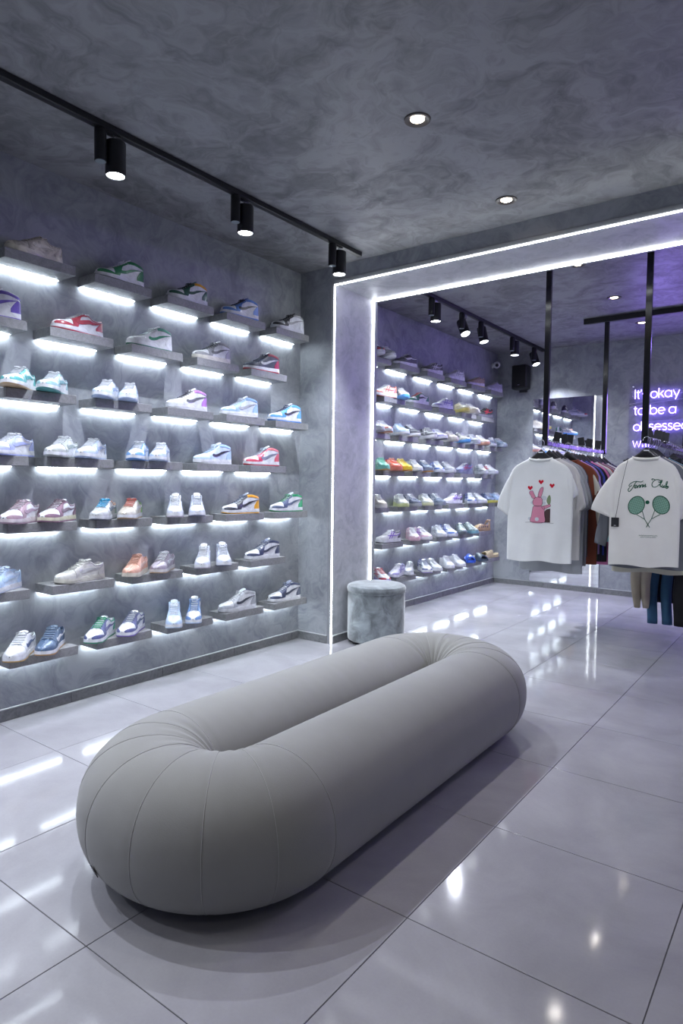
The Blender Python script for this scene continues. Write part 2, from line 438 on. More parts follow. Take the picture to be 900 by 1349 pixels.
def patch(kind, u0, u1, lo, hi, off=.0016, nu=10, nt_=5, sides=(-1, 1)):
    mb = MB()
    for s in sides:
        G = []
        for i in range(nu+1):
            u = u0+(u1-u0)*i/nu; a, b = lo(u), hi(u)
            row = [S(kind, u, a+(b-a)*j/nt_, s, off) for j in range(nt_+1)]
            row = [S(kind, u, a, s, -.001)]+row+[S(kind, u, b, s, -.001)]
            G.append(row)
        G = [[Vector(S(kind, u0, lo(u0), s, -.001))]*len(G[0])]+G+[[Vector(S(kind, u1, lo(u1), s, -.001))]*len(G[0])]
        mb.grid(G)
    return mb
def ribbon(kind, A, B, n=14, off=.0030, sides=(-1, 1), k=1.0):
    """a shape on the flank between two outlines given as (u,t) points"""
    mb = MB()
    def ev(P, q):
        q *= len(P)-1; i = min(int(q), len(P)-2); f = q-i
        p0, p1, p2, p3 = P[max(i-1,0)], P[i], P[i+1], P[min(i+2, len(P)-1)]
        return [.5*((2*p1[j])+(-p0[j]+p2[j])*f+(2*p0[j]-5*p1[j]+4*p2[j]-p3[j])*f*f+(-p0[j]+3*p1[j]-3*p2[j]+p3[j])*f**3) for j in (0,1)]
    for s in sides:
        G = []
        for i in range(n+1):
            a, b = ev(A, i/n), ev(B, i/n); row = []
            row.append(S(kind, a[0], a[1]*k, s, .0005))
            for f in (0, .5, 1): row.append(S(kind, a[0]+(b[0]-a[0])*f, (a[1]+(b[1]-a[1])*f)*k, s, off))
            row.append(S(kind, b[0], b[1]*k, s, .0005))
            G.append(row)
        mb.grid(G)
    return mb
SW_A = [(.60,.54),(.62,.36),(.555,.20),(.42,.20),(.25,.35),(.06,.58)]
SW_B = [(.592,.54),(.548,.41),(.49,.36),(.40,.36),(.23,.45),(.06,.59)]
def outline_ring(z, grow, x0=0.0, spring=0.0, nn=22):
    us = [.5-.5*math.cos(PI*k/nn) for k in range(nn+1)]
    P = []
    for u in us: P.append((u, 1))
    for u in reversed(us[1:-1]): P.append((u, -1))
    out = []
    for u, s in P:
        x = (LS+2*grow)*(u-.5); w = wbase(u)*(1+grow*18)
        zz = z(u) if callable(z) else z
        out.append((x, s*w, zz + spring*max(0, (u-.82)/.18)**1.6))
    return out
def sole(kind):
    K = KIND[kind]; st = lambda u: cat_interp(u, K['sole'])
    g = .0035 if kind != 'runner' else .005
    mb = MB(); top = lambda u: st(u)+.003
    wav = (lambda f: (lambda u: st(u)*f)) 
    R0 = [outline_ring(.006, g-.001, spring=.007), outline_ring(wav(.35), g+.0005, spring=.005), outline_ring(wav(.7), g, spring=.003), outline_ring(top, g-.0006, spring=.001), outline_ring(top, g-.005, spring=.001)]
    return mb.loft(R0, True, True)
def outsole(kind):
    return MB().loft([outline_ring(0.0, .002, spring=.007), outline_ring(.001, .0034, spring=.007), outline_ring(.0065, .0042, spring=.007), outline_ring(.0075, .003, spring=.007)], True, True)
def laces(kind, n=6):
    mb = MB()
    for i in range(n):
        u = .40+.27*i/(n-1)
        P = [S(kind, u+.012*(1-abs(c)), 1-.16*abs(c), 1 if c > 0 else -1, .003+.003*(1-abs(c))) for c in (-1,-.7,-.4,-.05,.05,.4,.7,1)]
        mb.tube(P, .0024, 5, sq=1.7)
    u = .395
    b = S(kind, u, 1, 1, .006); b.y = 0
    for s in (-1, 1):
        mb.tube([b, b+Vector((.006, s*.012, .006)), b+Vector((.016, s*.026, .002)), b+Vector((.020, s*.020, -.006)), b+Vector((.008, s*.006, 0))], .0018, 5)
        mb.tube([b, b+Vector((.012, s*.010, .001)), b+Vector((.026, s*.020, -.012))], .0016, 5)
    return mb
def tongue(kind):
    K = KIND[kind]; G0 = []; 
    b0 = S(kind, .46, 1, 1); b1 = S(kind, .34, 1, 1); e = K['tong']
    for k in range(7):
        f = k/6; x = b0.x+(b1.x-b0.x)*f-.012*f*f; z = b0.z+.003+(b1.z+e-b0.z)*f**.8
        w = .012+.011*f - (.004 if k == 6 else 0)
        G0.append([(x+.004*abs(c)**2, w*c, z-.004*c*c) for c in (-1,-.6,0,.6,1)])
    mb = MB(); back = [[(x-.005, y, z-.003) for x, y, z in r] for r in G0]
    rings = [list(a)+list(reversed(b)) for a, b in zip(G0, back)]
    return mb.loft(rings, True, True)
def stripes(kind):
    mb = ribbon(kind, [(.62,.10),(.55,.35),(.46,.72),(.43,.85)], [(.58,.10),(.51,.35),(.42,.72),(.40,.85)])
    mb2 = ribbon(kind, [(.50,.10),(.43,.35),(.36,.66),(.33,.78)], [(.46,.10),(.39,.35),(.32,.66),(.30,.78)])
    mb3 = ribbon(kind, [(.66,.55),(.50,.30),(.30,.22),(.06,.50)], [(.64,.62),(.49,.40),(.30,.32),(.06,.60)], off=.0034)
    mb.add(mb2.v, mb2.f); mb.add(mb3.v, mb3.f); return mb
def side_band(kind):
    return ribbon(kind, [(.66,.62),(.56,.30),(.40,.26),(.25,.46),(.03,.52)], [(.66,.70),(.55,.44),(.40,.42),(.25,.60),(.03,.64)])
def pull_tab(kind):
    a = S(kind, .012, 1, 1); 
    return MB().tube([(a.x-.001, 0, a.z-.018), (a.x-.006, 0, a.z+.002), (a.x-.002, 0, a.z+.010), (a.x+.004, 0, a.z-.002)], .003, 6, sq=2.0)
PM = {}
def parts_for(kind):
    if kind in PM: return PM[kind]
    k = .85 if kind == 'high' else 1.0
    D = {}
    D['upper'] = upper(kind); D['lining'] = lining(kind); D['midsole'] = sole(kind); D['outsole'] = outsole(kind)
    if kind != 'clog':
        tg = lambda u: min(.6, max(.14, .14+.44*(u-.70)/.24)) if kind != 'high' else min(.6, max(.14, .14+.44*(u-.70)/.24))
        D['toe_guard'] = patch(kind, .70, .985, lambda u: 0.0, tg, .0018, 12)
        def elo(u): return .66 if u < .50 else max(.04, .66-.62*min(1, (u-.50)/.08))
        D['eyestay'] = patch(kind, .375, .695, elo, lambda u: .90, .0018, 12, 6)
        D['heel_panel'] = patch(kind, .012, .20, lambda u: 0.0, lambda u: (.50 if kind == 'high' else .66)*(1-.75*max(0, (u-.08)/.12)), .0017, 8)
        D['collar'] = patch(kind, .012, .37, lambda u: .62 if kind == 'high' else .74, lambda u: .99, .0022, 10)
        D['tongue'] = tongue(kind); D['laces'] = laces(kind)
    if kind in ('low', 'high'): D['side_logo'] = ribbon(kind, SW_A, SW_B, 18, .0032, k=k)
    if kind == 'runner': D['side_stripe'] = stripes(kind); D['pull_tab'] = pull_tab(kind); del D['eyestay']
    if kind == 'low': D['side_stripe'] = side_band(kind)
    if kind == 'clog':
        mb = MB()
        for (u, t, ru, rt) in ((.42,.35,.05,.16),(.56,.30,.05,.16),(.70,.34,.045,.14),(.84,.40,.035,.13),(.48,.72,.05,.10),(.63,.72,.045,.10),(.76,.76,.035,.09),(.26,.35,.04,.22)):
            for s in (-1, 1):
                c = S(kind, u, t, s, .0012); ring = [S(kind, u+ru*math.cos(2*PI*k/14), t+rt*math.sin(2*PI*k/14), s, .0012) for k in range(14)]
                mb.add([c]+ring, [(0, 1+i, 1+(i+1) % 14) for i in range(14)])
        D['vent_hole'] = mb
        D['heel_loop'] = MB().tube([S(kind,.10,1,-1), S(kind,.05,1,-1)+Vector((-.006,0,.008)), Vector((-LS/2-.004,0,.115)), S(kind,.05,1,1)+Vector((-.006,0,.008)), S(kind,.10,1,1)], .006, 8)
    D = {n: b.mesh(n, True, 50) for n, b in D.items()}
    PM[kind] = D; return D
def slide_parts():
    if 'slide' in PM: return PM['slide']
    top = lambda u: .030+.016*max(0, (.25-u)/.25)+.006*max(0, (u-.85)/.15)
    b = MB().loft([outline_ring(0, .001, spring=.006), outline_ring(.004, .005, spring=.006), outline_ring(.016, .003, spring=.004), outline_ring(top, .005), outline_ring(top, .001), outline_ring(lambda u: top(u)-.007, -.006)], True, True)
    rings = []
    for i in range(11):
        u = .40+.46*i/10; w = wbase(u)+.006; h = .052-.018*((u-.40)/.46)+.004*math.sin(PI*(u-.4)/.46)
        out, inn = [], []
        for k in range(13):
            a = PI*k/12; out.append((LS*(u-.5)+.03*(1-math.sin(a)), w*math.cos(a), .014+(h+.022)*math.sin(a)**.7))
            inn.append((LS*(u-.5)+.03*(1-math.sin(a)), (w-.008)*math.cos(a), .014+(h+.013)*math.sin(a)**.7))
        rings.append(out+list(reversed(inn)))
    s = MB().loft(rings, True, True)
    g = MB()
    for dz in (0,):
        for k in (0,):
            P = []
            for q in range(9):
                a = PI*(.25+.5*q/8); u = .60; w = wbase(u)+.006; h = .052-.018*((u-.40)/.46)
                P.append((LS*(u-.5)+.03*(1-math.sin(a))+.012*math.cos(PI*(q/8-.5)*2), w*math.cos(a)*1.01, .0145+(h+.0225)*math.sin(a)**.7))
            g.tube(P, .004, 6, sq=1)
    PM['slide'] = {'footbed': b.mesh('footbed', True, 50), 'strap': s.mesh('strap', True, 50), 'strap_slot': g.mesh('strap_slot', True, 50)}
    return PM['slide']
W_ = (.72,.74,.78); K_ = (.03,.032,.04); NV = (.04,.055,.12); GR = (.36,.38,.42)
def P_(up=W_, ov=W_, col=None, heel=None, logo=None, lace=W_, mid=W_, out=None, tong=None, patt=None, strip=None):
    return dict(upper=up, toe_guard=ov, eyestay=ov, collar=col or ov, heel_panel=heel or col or ov, side_logo=logo or ov, laces=lace, midsole=mid, outsole=out or mid,
                tongue=tong or up, side_stripe=strip or logo or ov, pull_tab=ov, patt=patt)
PAL = {
 'beige': P_((.62,.57,.48),(.56,.51,.43),logo=(.70,.66,.58),lace=(.62,.58,.5),mid=(.64,.60,.50),patt='snake'),
 'greenwhite': P_(W_,(.01,.20,.07),logo=(.01,.18,.07),mid=W_,out=(.05,.06,.06)),
 'forest': P_(W_,(.01,.09,.06),col=(.72,.36,.02),heel=(.01,.09,.06),logo=(.01,.07,.05),lace=(.02,.05,.04),mid=W_,tong=(.01,.08,.06)),
 'royal': P_(W_,(.10,.24,.62),logo=K_,lace=K_,mid=W_,out=(.08,.22,.6),tong=(.05,.1,.3)),
 'blacktoe': P_(W_,K_,col=(.35,.36,.38),heel=W_,logo=(.30,.31,.33),lace=K_,mid=W_,tong=K_),
 'purple': P_(W_,(.12,.07,.42),logo=(.12,.07,.42),mid=W_,out=(.12,.07,.42)),
 'redwhite': P_(W_,(.42,.04,.07),logo=(.42,.04,.07),mid=W_,out=(.42,.04,.07),strip=(.42,.04,.07)),
 'whitegreen': P_(W_,(.66,.68,.72),logo=(.01,.22,.11),lace=(.55,.62,.62),mid=W_,out=(.01,.16,.09),col=(.10,.35,.25),heel=W_),
 'greymix': P_(W_,(.30,.31,.34),logo=(.12,.13,.15),col=(.25,.25,.27),lace=(.12,.13,.15),mid=(.68,.66,.60),heel=(.40,.40,.43)),
 'bred': P_((.05,.06,.10),(.05,.06,.10),col=(.32,.02,.06),heel=(.36,.02,.07),logo=(.55,.57,.62),lace=(.07,.08,.12),mid=W_,out=(.42,.03,.05),patt=None),
 'tealgum': P_(W_,(.10,.42,.42),mid=W_,out=(.50,.36,.20),lace=W_,logo=(.08,.38,.38)),
 'teal': P_(W_,(.30,.50,.54),mid=W_,out=(.06,.30,.30),lace=W_,logo=(.25,.48,.52)),
 'iceblue': P_(W_,(.48,.58,.74),mid=W_,out=(.40,.50,.72),lace=W_,logo=(.35,.45,.66)),
 'lilac': P_(W_,W_,col=(.50,.22,.62),heel=(.46,.20,.60),logo=(.13,.14,.16),lace=(.10,.09,.12),mid=W_),
 'hazeblue': P_((.62,.68,.78),(.30,.45,.70),col=(.22,.38,.64),heel=(.32,.50,.76),logo=(.42,.44,.48),lace=(.66,.70,.76),mid=W_),
 'university': P_(W_,(.10,.36,.78),col=(.10,.40,.82),heel=(.12,.42,.84),logo=K_,lace=(.08,.10,.18),mid=W_,out=(.06,.26,.75)),
 'periwinkle': P_(W_,(.44,.50,.82),mid=W_,out=(.30,.36,.70),logo=(.38,.44,.80),strip=(.55,.6,.85)),
 'sage': P_(W_,(.40,.44,.42),mid=W_,out=(.34,.38,.38),logo=(.30,.36,.34),lace=W_),
 'bluetoe': P_(W_,(.16,.36,.70),mid=W_,out=(.08,.24,.60),logo=(.3,.4,.6),lace=W_),
 'sky': P_((.58,.68,.82),(.50,.64,.84),col=(.34,.52,.80),heel=(.46,.62,.86),logo=K_,lace=(.62,.72,.84),mid=W_,tong=(.6,.7,.8)),
 'coral': P_(W_,(.62,.06,.12),col=(.70,.20,.22),heel=(.66,.12,.16),logo=(.20,.23,.30),lace=(.35,.42,.50),mid=W_,out=(.55,.03,.06),tong=(.5,.55,.62)),
 'mauve': P_(W_,(.38,.26,.32),mid=(.66,.60,.64),out=(.34,.22,.30),logo=(.32,.22,.30),lace=(.52,.40,.46)),
 'plum': P_(W_,(.26,.15,.21),mid=(.66,.64,.48),out=(.30,.16,.24),logo=(.20,.14,.18),lace=(.32,.22,.28)),
 'multiblue': P_((.50,.52,.54),(.48,.50,.52),col=(.60,.26,.12),heel=(.20,.30,.25),logo=(.10,.14,.20),lace=(.02,.42,.72),mid=(.60,.62,.66),out=(.05,.06,.10)),
 'multigreen': P_((.55,.50,.42),(.58,.56,.50),col=(.24,.58,.14),heel=(.22,.55,.12),logo=(.62,.64,.66),lace=(.60,.12,.10),mid=W_,out=(.42,.30,.18)),
 'ice': P_(W_,(.64,.68,.80),mid=W_,out=(.60,.56,.66),lace=W_,logo=(.50,.56,.76)),
 'ice2': P_(W_,(.62,.67,.78),mid=W_,out=(.12,.14,.24),lace=(.5,.52,.6),logo=(.4,.44,.6)),
 'yellow': P_(W_,(.045,.05,.07),col=(.78,.36,.01),heel=(.80,.38,.01),logo=K_,lace=(.20,.24,.34),mid=W_,out=(.75,.38,.02),tong=(.08,.09,.14)),
 'kelly': P_(W_,(.08,.11,.20),col=(.01,.32,.12),heel=(.01,.36,.14),logo=(.10,.13,.22),lace=(.03,.30,.13),mid=W_,out=(.01,.28,.10),tong=(.5,.55,.6)),
 'babyblue': P_((.60,.72,.86),(.46,.62,.84),mid=W_,out=(.50,.56,.66),lace=(.6,.7,.85)),
 'cream': P_((.66,.66,.62),(.60,.60,.58),mid=(.62,.61,.54),out=(.55,.54,.47),logo=(.50,.51,.52),lace=(.68,.68,.66)),
 'peach': P_((.68,.38,.28),(.62,.34,.26),mid=(.66,.60,.52),lace=(.60,.32,.24),logo=(.70,.50,.42)),
 'mauvegum': P_((.40,.36,.42),(.28,.24,.30),mid=(.62,.60,.60),out=(.48,.34,.20),lace=W_,logo=W_),
 'navywhite': P_(W_,NV,logo=(.05,.06,.10),lace=(.14,.17,.28),mid=W_,tong=(.25,.28,.38)),
 'whitegum': P_(W_,(.66,.68,.72),mid=W_,out=(.60,.38,.10),logo=(.08,.11,.22),lace=W_),
 'navygum': P_((.07,.13,.24),(.06,.11,.20),mid=W_,out=(.58,.34,.12),logo=W_,lace=(.20,.27,.38),strip=(.06,.11,.2)),
 'greennavy': P_(W_,(.09,.11,.26),mid=W_,out=(.01,.30,.14),col=(.05,.38,.24),logo=(.10,.10,.26),lace=(.02,.36,.18)),
 'navyviolet': P_(W_,(.10,.11,.27),mid=W_,out=(.18,.10,.50),col=(.09,.10,.30),logo=(.10,.13,.24),lace=(.25,.28,.40)),
 'skyice': P_((.60,.70,.84),(.50,.64,.84),mid=W_,out=(.50,.62,.80),lace=W_,col=(.4,.56,.8),logo=(.1,.12,.2)),
 'denim': P_(W_,(.16,.30,.58),mid=W_,out=(.42,.56,.82),lace=(.25,.36,.6),col=(.2,.34,.6),logo=(.1,.14,.26)),
 'greywhite': P_(W_,(.50,.54,.60),mid=W_,logo=(.06,.07,.09),lace=W_,col=(.40,.42,.46),tong=(.4,.44,.5)),
 'crimson': P_((.10,.10,.14),(.50,.06,.09),mid=(.55,.56,.66)), 'greyrun': P_((.42,.44,.48),(.28,.30,.34),mid=(.60,.62,.68),logo=(.18,.2,.25)),
 'blackstripe': P_((.05,.05,.07),(.05,.05,.07),logo=W_,strip=W_,mid=W_,lace=W_), 'blackrun': P_((.16,.16,.18),(.07,.07,.09),logo=(.6,.6,.64),mid=(.62,.62,.68)),
 'silver': P_((.64,.66,.70),(.50,.53,.58),logo=(.34,.37,.42),mid=(.68,.70,.74),out=(.3,.32,.36)), 'tan': P_((.42,.30,.26),(.34,.25,.24),mid=(.60,.56,.70),out=(.5,.42,.05)),
 'lilacrun': P_((.48,.44,.62),(.40,.38,.55),mid=(.60,.58,.74)), 'whitered': P_(W_,(.60,.20,.14),mid=W_,out=(.5,.2,.12),logo=(.6,.2,.14)),
 'whiteblue': P_((.66,.66,.62),(.50,.50,.46),mid=(.10,.36,.78),logo=(.1,.14,.2)), 'greenred': P_(W_,(.03,.18,.12),mid=W_,lace=(.60,.12,.12),logo=(.05,.05,.07)),
 'violetrun': P_((.62,.62,.74),(.34,.32,.60),mid=(.66,.66,.76),out=(.08,.08,.12),logo=(.26,.24,.55)), 'yellowcream': P_((.66,.60,.46),(.60,.52,.36),mid=(.64,.54,.14)),
 'creamrun': P_((.66,.62,.54),(.58,.54,.46),mid=(.68,.66,.62)), 'blackred': P_(K_,K_,mid=(.14,.14,.18),logo=(.60,.03,.06),lace=K_,strip=(.6,.03,.06)),
 'beigerun': P_((.58,.52,.48),(.48,.43,.40),mid=(.62,.58,.55)), 'salmon': P_((.68,.66,.62),(.60,.55,.52),mid=(.70,.36,.26)),
 'navyrun': P_((.07,.09,.16),(.05,.06,.11),mid=(.40,.42,.48),logo=(.45,.47,.52)), 'navyrun2': P_((.13,.17,.24),(.08,.11,.17),mid=(.22,.25,.32),logo=(.4,.42,.48)),
 'mint': P_((.20,.56,.44),(.14,.48,.36),mid=(.22,.58,.46),out=(.72,.42,.10),lace=(.3,.62,.5),logo=(.5,.7,.6)), 'coralrun': P_((.78,.15,.08),(.70,.10,.06),mid=(.74,.18,.12),lace=(.8,.3,.2),logo=(.8,.45,.4)),
 'lemon': P_((.78,.58,.02),(.70,.46,.02),mid=(.76,.60,.04),out=(.78,.30,.02),lace=(.8,.65,.15),logo=(.8,.7,.4)), 'navyorange': P_((.10,.14,.22),(.07,.09,.15),mid=(.16,.18,.24),out=(.70,.32,.05)),
 'bluewhite': P_((.60,.64,.72),(.06,.14,.48),mid=(.66,.68,.76),logo=(.06,.10,.35)), 'bluered': P_((.26,.30,.46),(.18,.22,.36),mid=(.24,.28,.38),logo=(.5,.08,.14)),
 'greyred': P_((.42,.44,.48),(.30,.32,.36),mid=(.5,.52,.58),logo=(.55,.1,.12)), 'limewhite': P_((.68,.70,.66),(.56,.58,.54),mid=(.60,.66,.30),logo=(.3,.32,.36)),
 'yellowwhite': P_((.68,.70,.68),(.50,.53,.50),mid=(.64,.66,.42)), 'violetwhite': P_((.70,.70,.74),(.70,.70,.72),mid=W_,out=(.05,.05,.07),logo=(.24,.14,.55),col=(.1,.1,.14)),
 'navyyellow': P_((.10,.15,.30),(.07,.10,.2),mid=(.62,.58,.10)), 'blueyellow': P_((.32,.42,.62),(.24,.33,.52),mid=(.62,.54,.14)),
 'pinkrun': P_((.70,.66,.68),(.60,.40,.48),mid=(.66,.42,.52)), 'pinkviolet': P_((.70,.68,.70),(.66,.45,.55),mid=W_,logo=(.3,.15,.5)),
 'camo': P_((.22,.26,.28),(.16,.19,.21),mid=(.10,.12,.14),patt='camo'), 'camoblue': P_((.26,.32,.34),(.20,.36,.44),mid=(.20,.42,.52),patt='camo'),
 'tanclog': P_((.50,.34,.17),(.5,.34,.17),mid=(.44,.29,.15)), 'redviolet': P_(W_,(.62,.10,.14),mid=(.42,.38,.72),logo=(.6,.2,.25),lace=(.6,.1,.12)),
 'purewhite': P_(W_,W_,mid=W_), 'blueslide': P_((.02,.11,.62)), 'darkslide': P_((.06,.09,.12)), 'sandslide': P_((.60,.50,.30)),
}
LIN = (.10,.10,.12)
def sneaker(x, y, z, kind, yaw, pal, label, group, rich=True):
    names = {'low': 'low_top_sneaker', 'high': 'high_top_sneaker', 'runner': 'running_shoe', 'clog': 'moulded_clog', 'slide': 'slide_sandal'}
    cats = {'low': 'sneaker', 'high': 'sneaker', 'runner': 'running shoe', 'clog': 'clog', 'slide': 'sandal'}
    t = empty(names[kind], (x, y, z), math.radians(yaw-90)); p = PAL[pal]
    tag(t, label, cats[kind], group)
    if kind == 'slide':
        D = slide_parts(); c = p['upper']
        put('footbed', D['footbed'], shoemat(c), t, link_obj=True); put('strap', D['strap'], shoemat(c), t, link_obj=True)
        put('strap_slot', D['strap_slot'], shoemat(tuple(v*.2 for v in c)), t, link_obj=True)
        return t
    D = parts_for(kind)
    for n, me in D.items():
        if n == 'side_stripe' and kind == 'low' and pal != 'redwhite' and pal != 'blackstripe': continue
        if n == 'side_logo' and pal in ('blackstripe', 'purewhite', 'crimson'): continue
        if n == 'side_logo' and pal == 'redwhite': pass
        if pal == 'camo' or pal == 'camoblue':
            if n in ('laces', 'side_stripe', 'pull_tab'): continue
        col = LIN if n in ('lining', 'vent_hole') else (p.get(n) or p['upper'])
        if n == 'heel_loop': col = p['upper']
        patt = p['patt'] if n in ('upper', 'toe_guard', 'eyestay', 'collar', 'heel_panel') else None
        put(n, me, shoemat(col, patt), t, link_obj=True)
    return t

# shoes: (row, x, y, kind, turn, colours, description); turn 0 = toe toward the camera end of the wall
FRONT_SHOES=[
 (1, -3.109, 1.667, 'low', 4, 'beige', 'beige snakeskin-print low-top sneaker with pale laces'),
 (1, -3.109, 2.141, 'high', -2, 'greenwhite', 'green and white high-top sneaker with white laces'),
 (1, -3.109, 2.606, 'high', -2, 'forest', 'dark green and white high-top sneaker with yellow collar'),
 (1, -3.103, 3.035, 'high', -9, 'royal', 'mid-blue and white high-top sneaker with black laces'),
 (1, -3.103, 3.505, 'high', -9, 'blacktoe', 'black and white high-top sneaker by the inner corner'),
 (2, -3.109, 1.448, 'high', -2, 'purple', "purple and white sneaker cut by the photo's left edge"),
 (2, -3.109, 1.891, 'low', 4, 'redwhite', 'red and white low-top sneaker with red sole edge'),
 (2, -3.109, 2.335, 'high', -2, 'whitegreen', 'white high-top sneaker with green check mark and green sole'),
 (2, -3.109, 2.8, 'high', -2, 'greymix', 'grey suede and white high-top sneaker with cream sole'),
 (2, -3.103, 3.244, 'high', -9, 'bred', 'navy and crimson high-top sneaker with red sole'),
 (3, -3.085, 1.574, 'low', 42, 'tealgum', 'teal and white low-top sneaker with tan gum sole, toe turned out'),
 (3, -3.085, 1.744, 'low', 42, 'teal', 'teal and white low-top sneaker with teal sole, toe turned out'),
 (3, -3.088, 2.044, 'low', 40, 'iceblue', 'white and pale blue low-top sneaker, larger left one of its pair'),
 (3, -3.077, 2.18, 'low', 48, 'iceblue', 'white and pale blue low-top sneaker, toe on, right one of its pair'),
 (3, -3.109, 2.604, 'high', -2, 'lilac', 'white high-top sneaker with lilac collar and black laces'),
 (3, -3.103, 3.035, 'high', -9, 'hazeblue', 'pale blue and white high-top sneaker with grey check mark'),
 (3, -3.103, 3.484, 'high', -9, 'university', 'bright blue and white high-top sneaker with black check mark'),
 (4, -3.109, 1.541, 'low', 24, 'periwinkle', "white and periwinkle low-top sneaker near the photo's left edge"),
 (4, -3.094, 1.794, 'low', 36, 'sage', 'white and sage grey low-top sneaker, left one of its pair'),
 (4, -3.094, 1.959, 'low', 36, 'iceblue', 'white and icy blue low-top sneaker beside the sage grey one'),
 (4, -3.085, 2.242, 'low', 42, 'bluetoe', 'white low-top sneaker with blue toe, left one of its pair'),
 (4, -3.085, 2.392, 'low', 42, 'iceblue', 'all pale white low-top sneaker beside the one with blue toe'),
 (4, -3.109, 2.811, 'high', -2, 'sky', 'white and sky blue high-top sneaker with black check mark'),
 (4, -3.103, 3.25, 'high', -9, 'coral', 'coral red and white high-top sneaker with grey check mark'),
 (5, -3.099, 1.581, 'low', 33, 'mauve', 'mauve and white low-top sneaker with mauve sole, left one of its pair'),
 (5, -3.103, 1.772, 'low', 31, 'plum', 'plum mauve and white low-top sneaker with cream sole'),
 (5, -3.088, 2.025, 'low', 40, 'multiblue', 'grey and orange low-top sneaker with bright blue laces'),
 (5, -3.088, 2.193, 'low', 40, 'multigreen', 'tan and lime green low-top sneaker with red laces'),
 (5, -3.075, 2.49, 'high', 50, 'ice', 'icy white high-top sneaker seen toe on, plain pale sole'),
 (5, -3.075, 2.655, 'high', 50, 'ice2', 'icy white high-top sneaker seen toe on, dark laces'),
 (5, -3.103, 3.054, 'high', -9, 'yellow', 'orange yellow and white high-top sneaker with black toe'),
 (5, -3.103, 3.508, 'high', -9, 'kelly', 'kelly green and white high-top sneaker with navy toe'),
 (6, -3.105, 1.48, 'low', 30, 'babyblue', 'light blue and white low-top sneaker cut by the left edge'),
 (6, -3.109, 1.897, 'low', 6, 'cream', 'all cream low-top sneaker alone on its shelf'),
 (6, -3.093, 2.228, 'low', 37, 'peach', 'peach low-top sneaker with cream sole'),
 (6, -3.098, 2.42, 'low', 34, 'mauvegum', 'grey mauve low-top sneaker with white laces and gum sole'),
 (6, -3.082, 2.714, 'high', 44, 'ice', 'white and lilac high-top sneaker, toe out, left one of its pair'),
 (6, -3.072, 2.867, 'high', 52, 'ice2', 'icy white high-top sneaker with a loose lace standing up'),
 (6, -3.103, 3.263, 'high', -9, 'navywhite', 'navy and white high-top sneaker beside the lower corner shelf'),
 (7, -3.082, 1.566, 'low', 44, 'whitegum', 'white low-top sneaker with navy check mark and gum sole'),
 (7, -3.082, 1.719, 'low', 44, 'navygum', 'glossy navy low-top sneaker with white check mark and gum sole'),
 (7, -3.098, 2.007, 'low', 34, 'greennavy', 'white and navy low-top sneaker with green laces and green sole'),
 (7, -3.098, 2.203, 'low', 34, 'navyviolet', 'navy and violet low-top sneaker with violet sole edge'),
 (7, -3.075, 2.482, 'high', 50, 'skyice', 'pale sky blue high-top sneaker seen toe on'),
 (7, -3.079, 2.64, 'high', 46, 'denim', 'denim blue and white high-top sneaker seen toe on'),
 (7, -3.103, 3.027, 'high', -9, 'greywhite', 'white and grey high-top sneaker with black check mark'),
 (7, -3.103, 3.495, 'high', -9, 'navywhite', 'navy and white high-top sneaker on the lowest corner shelf'),
]
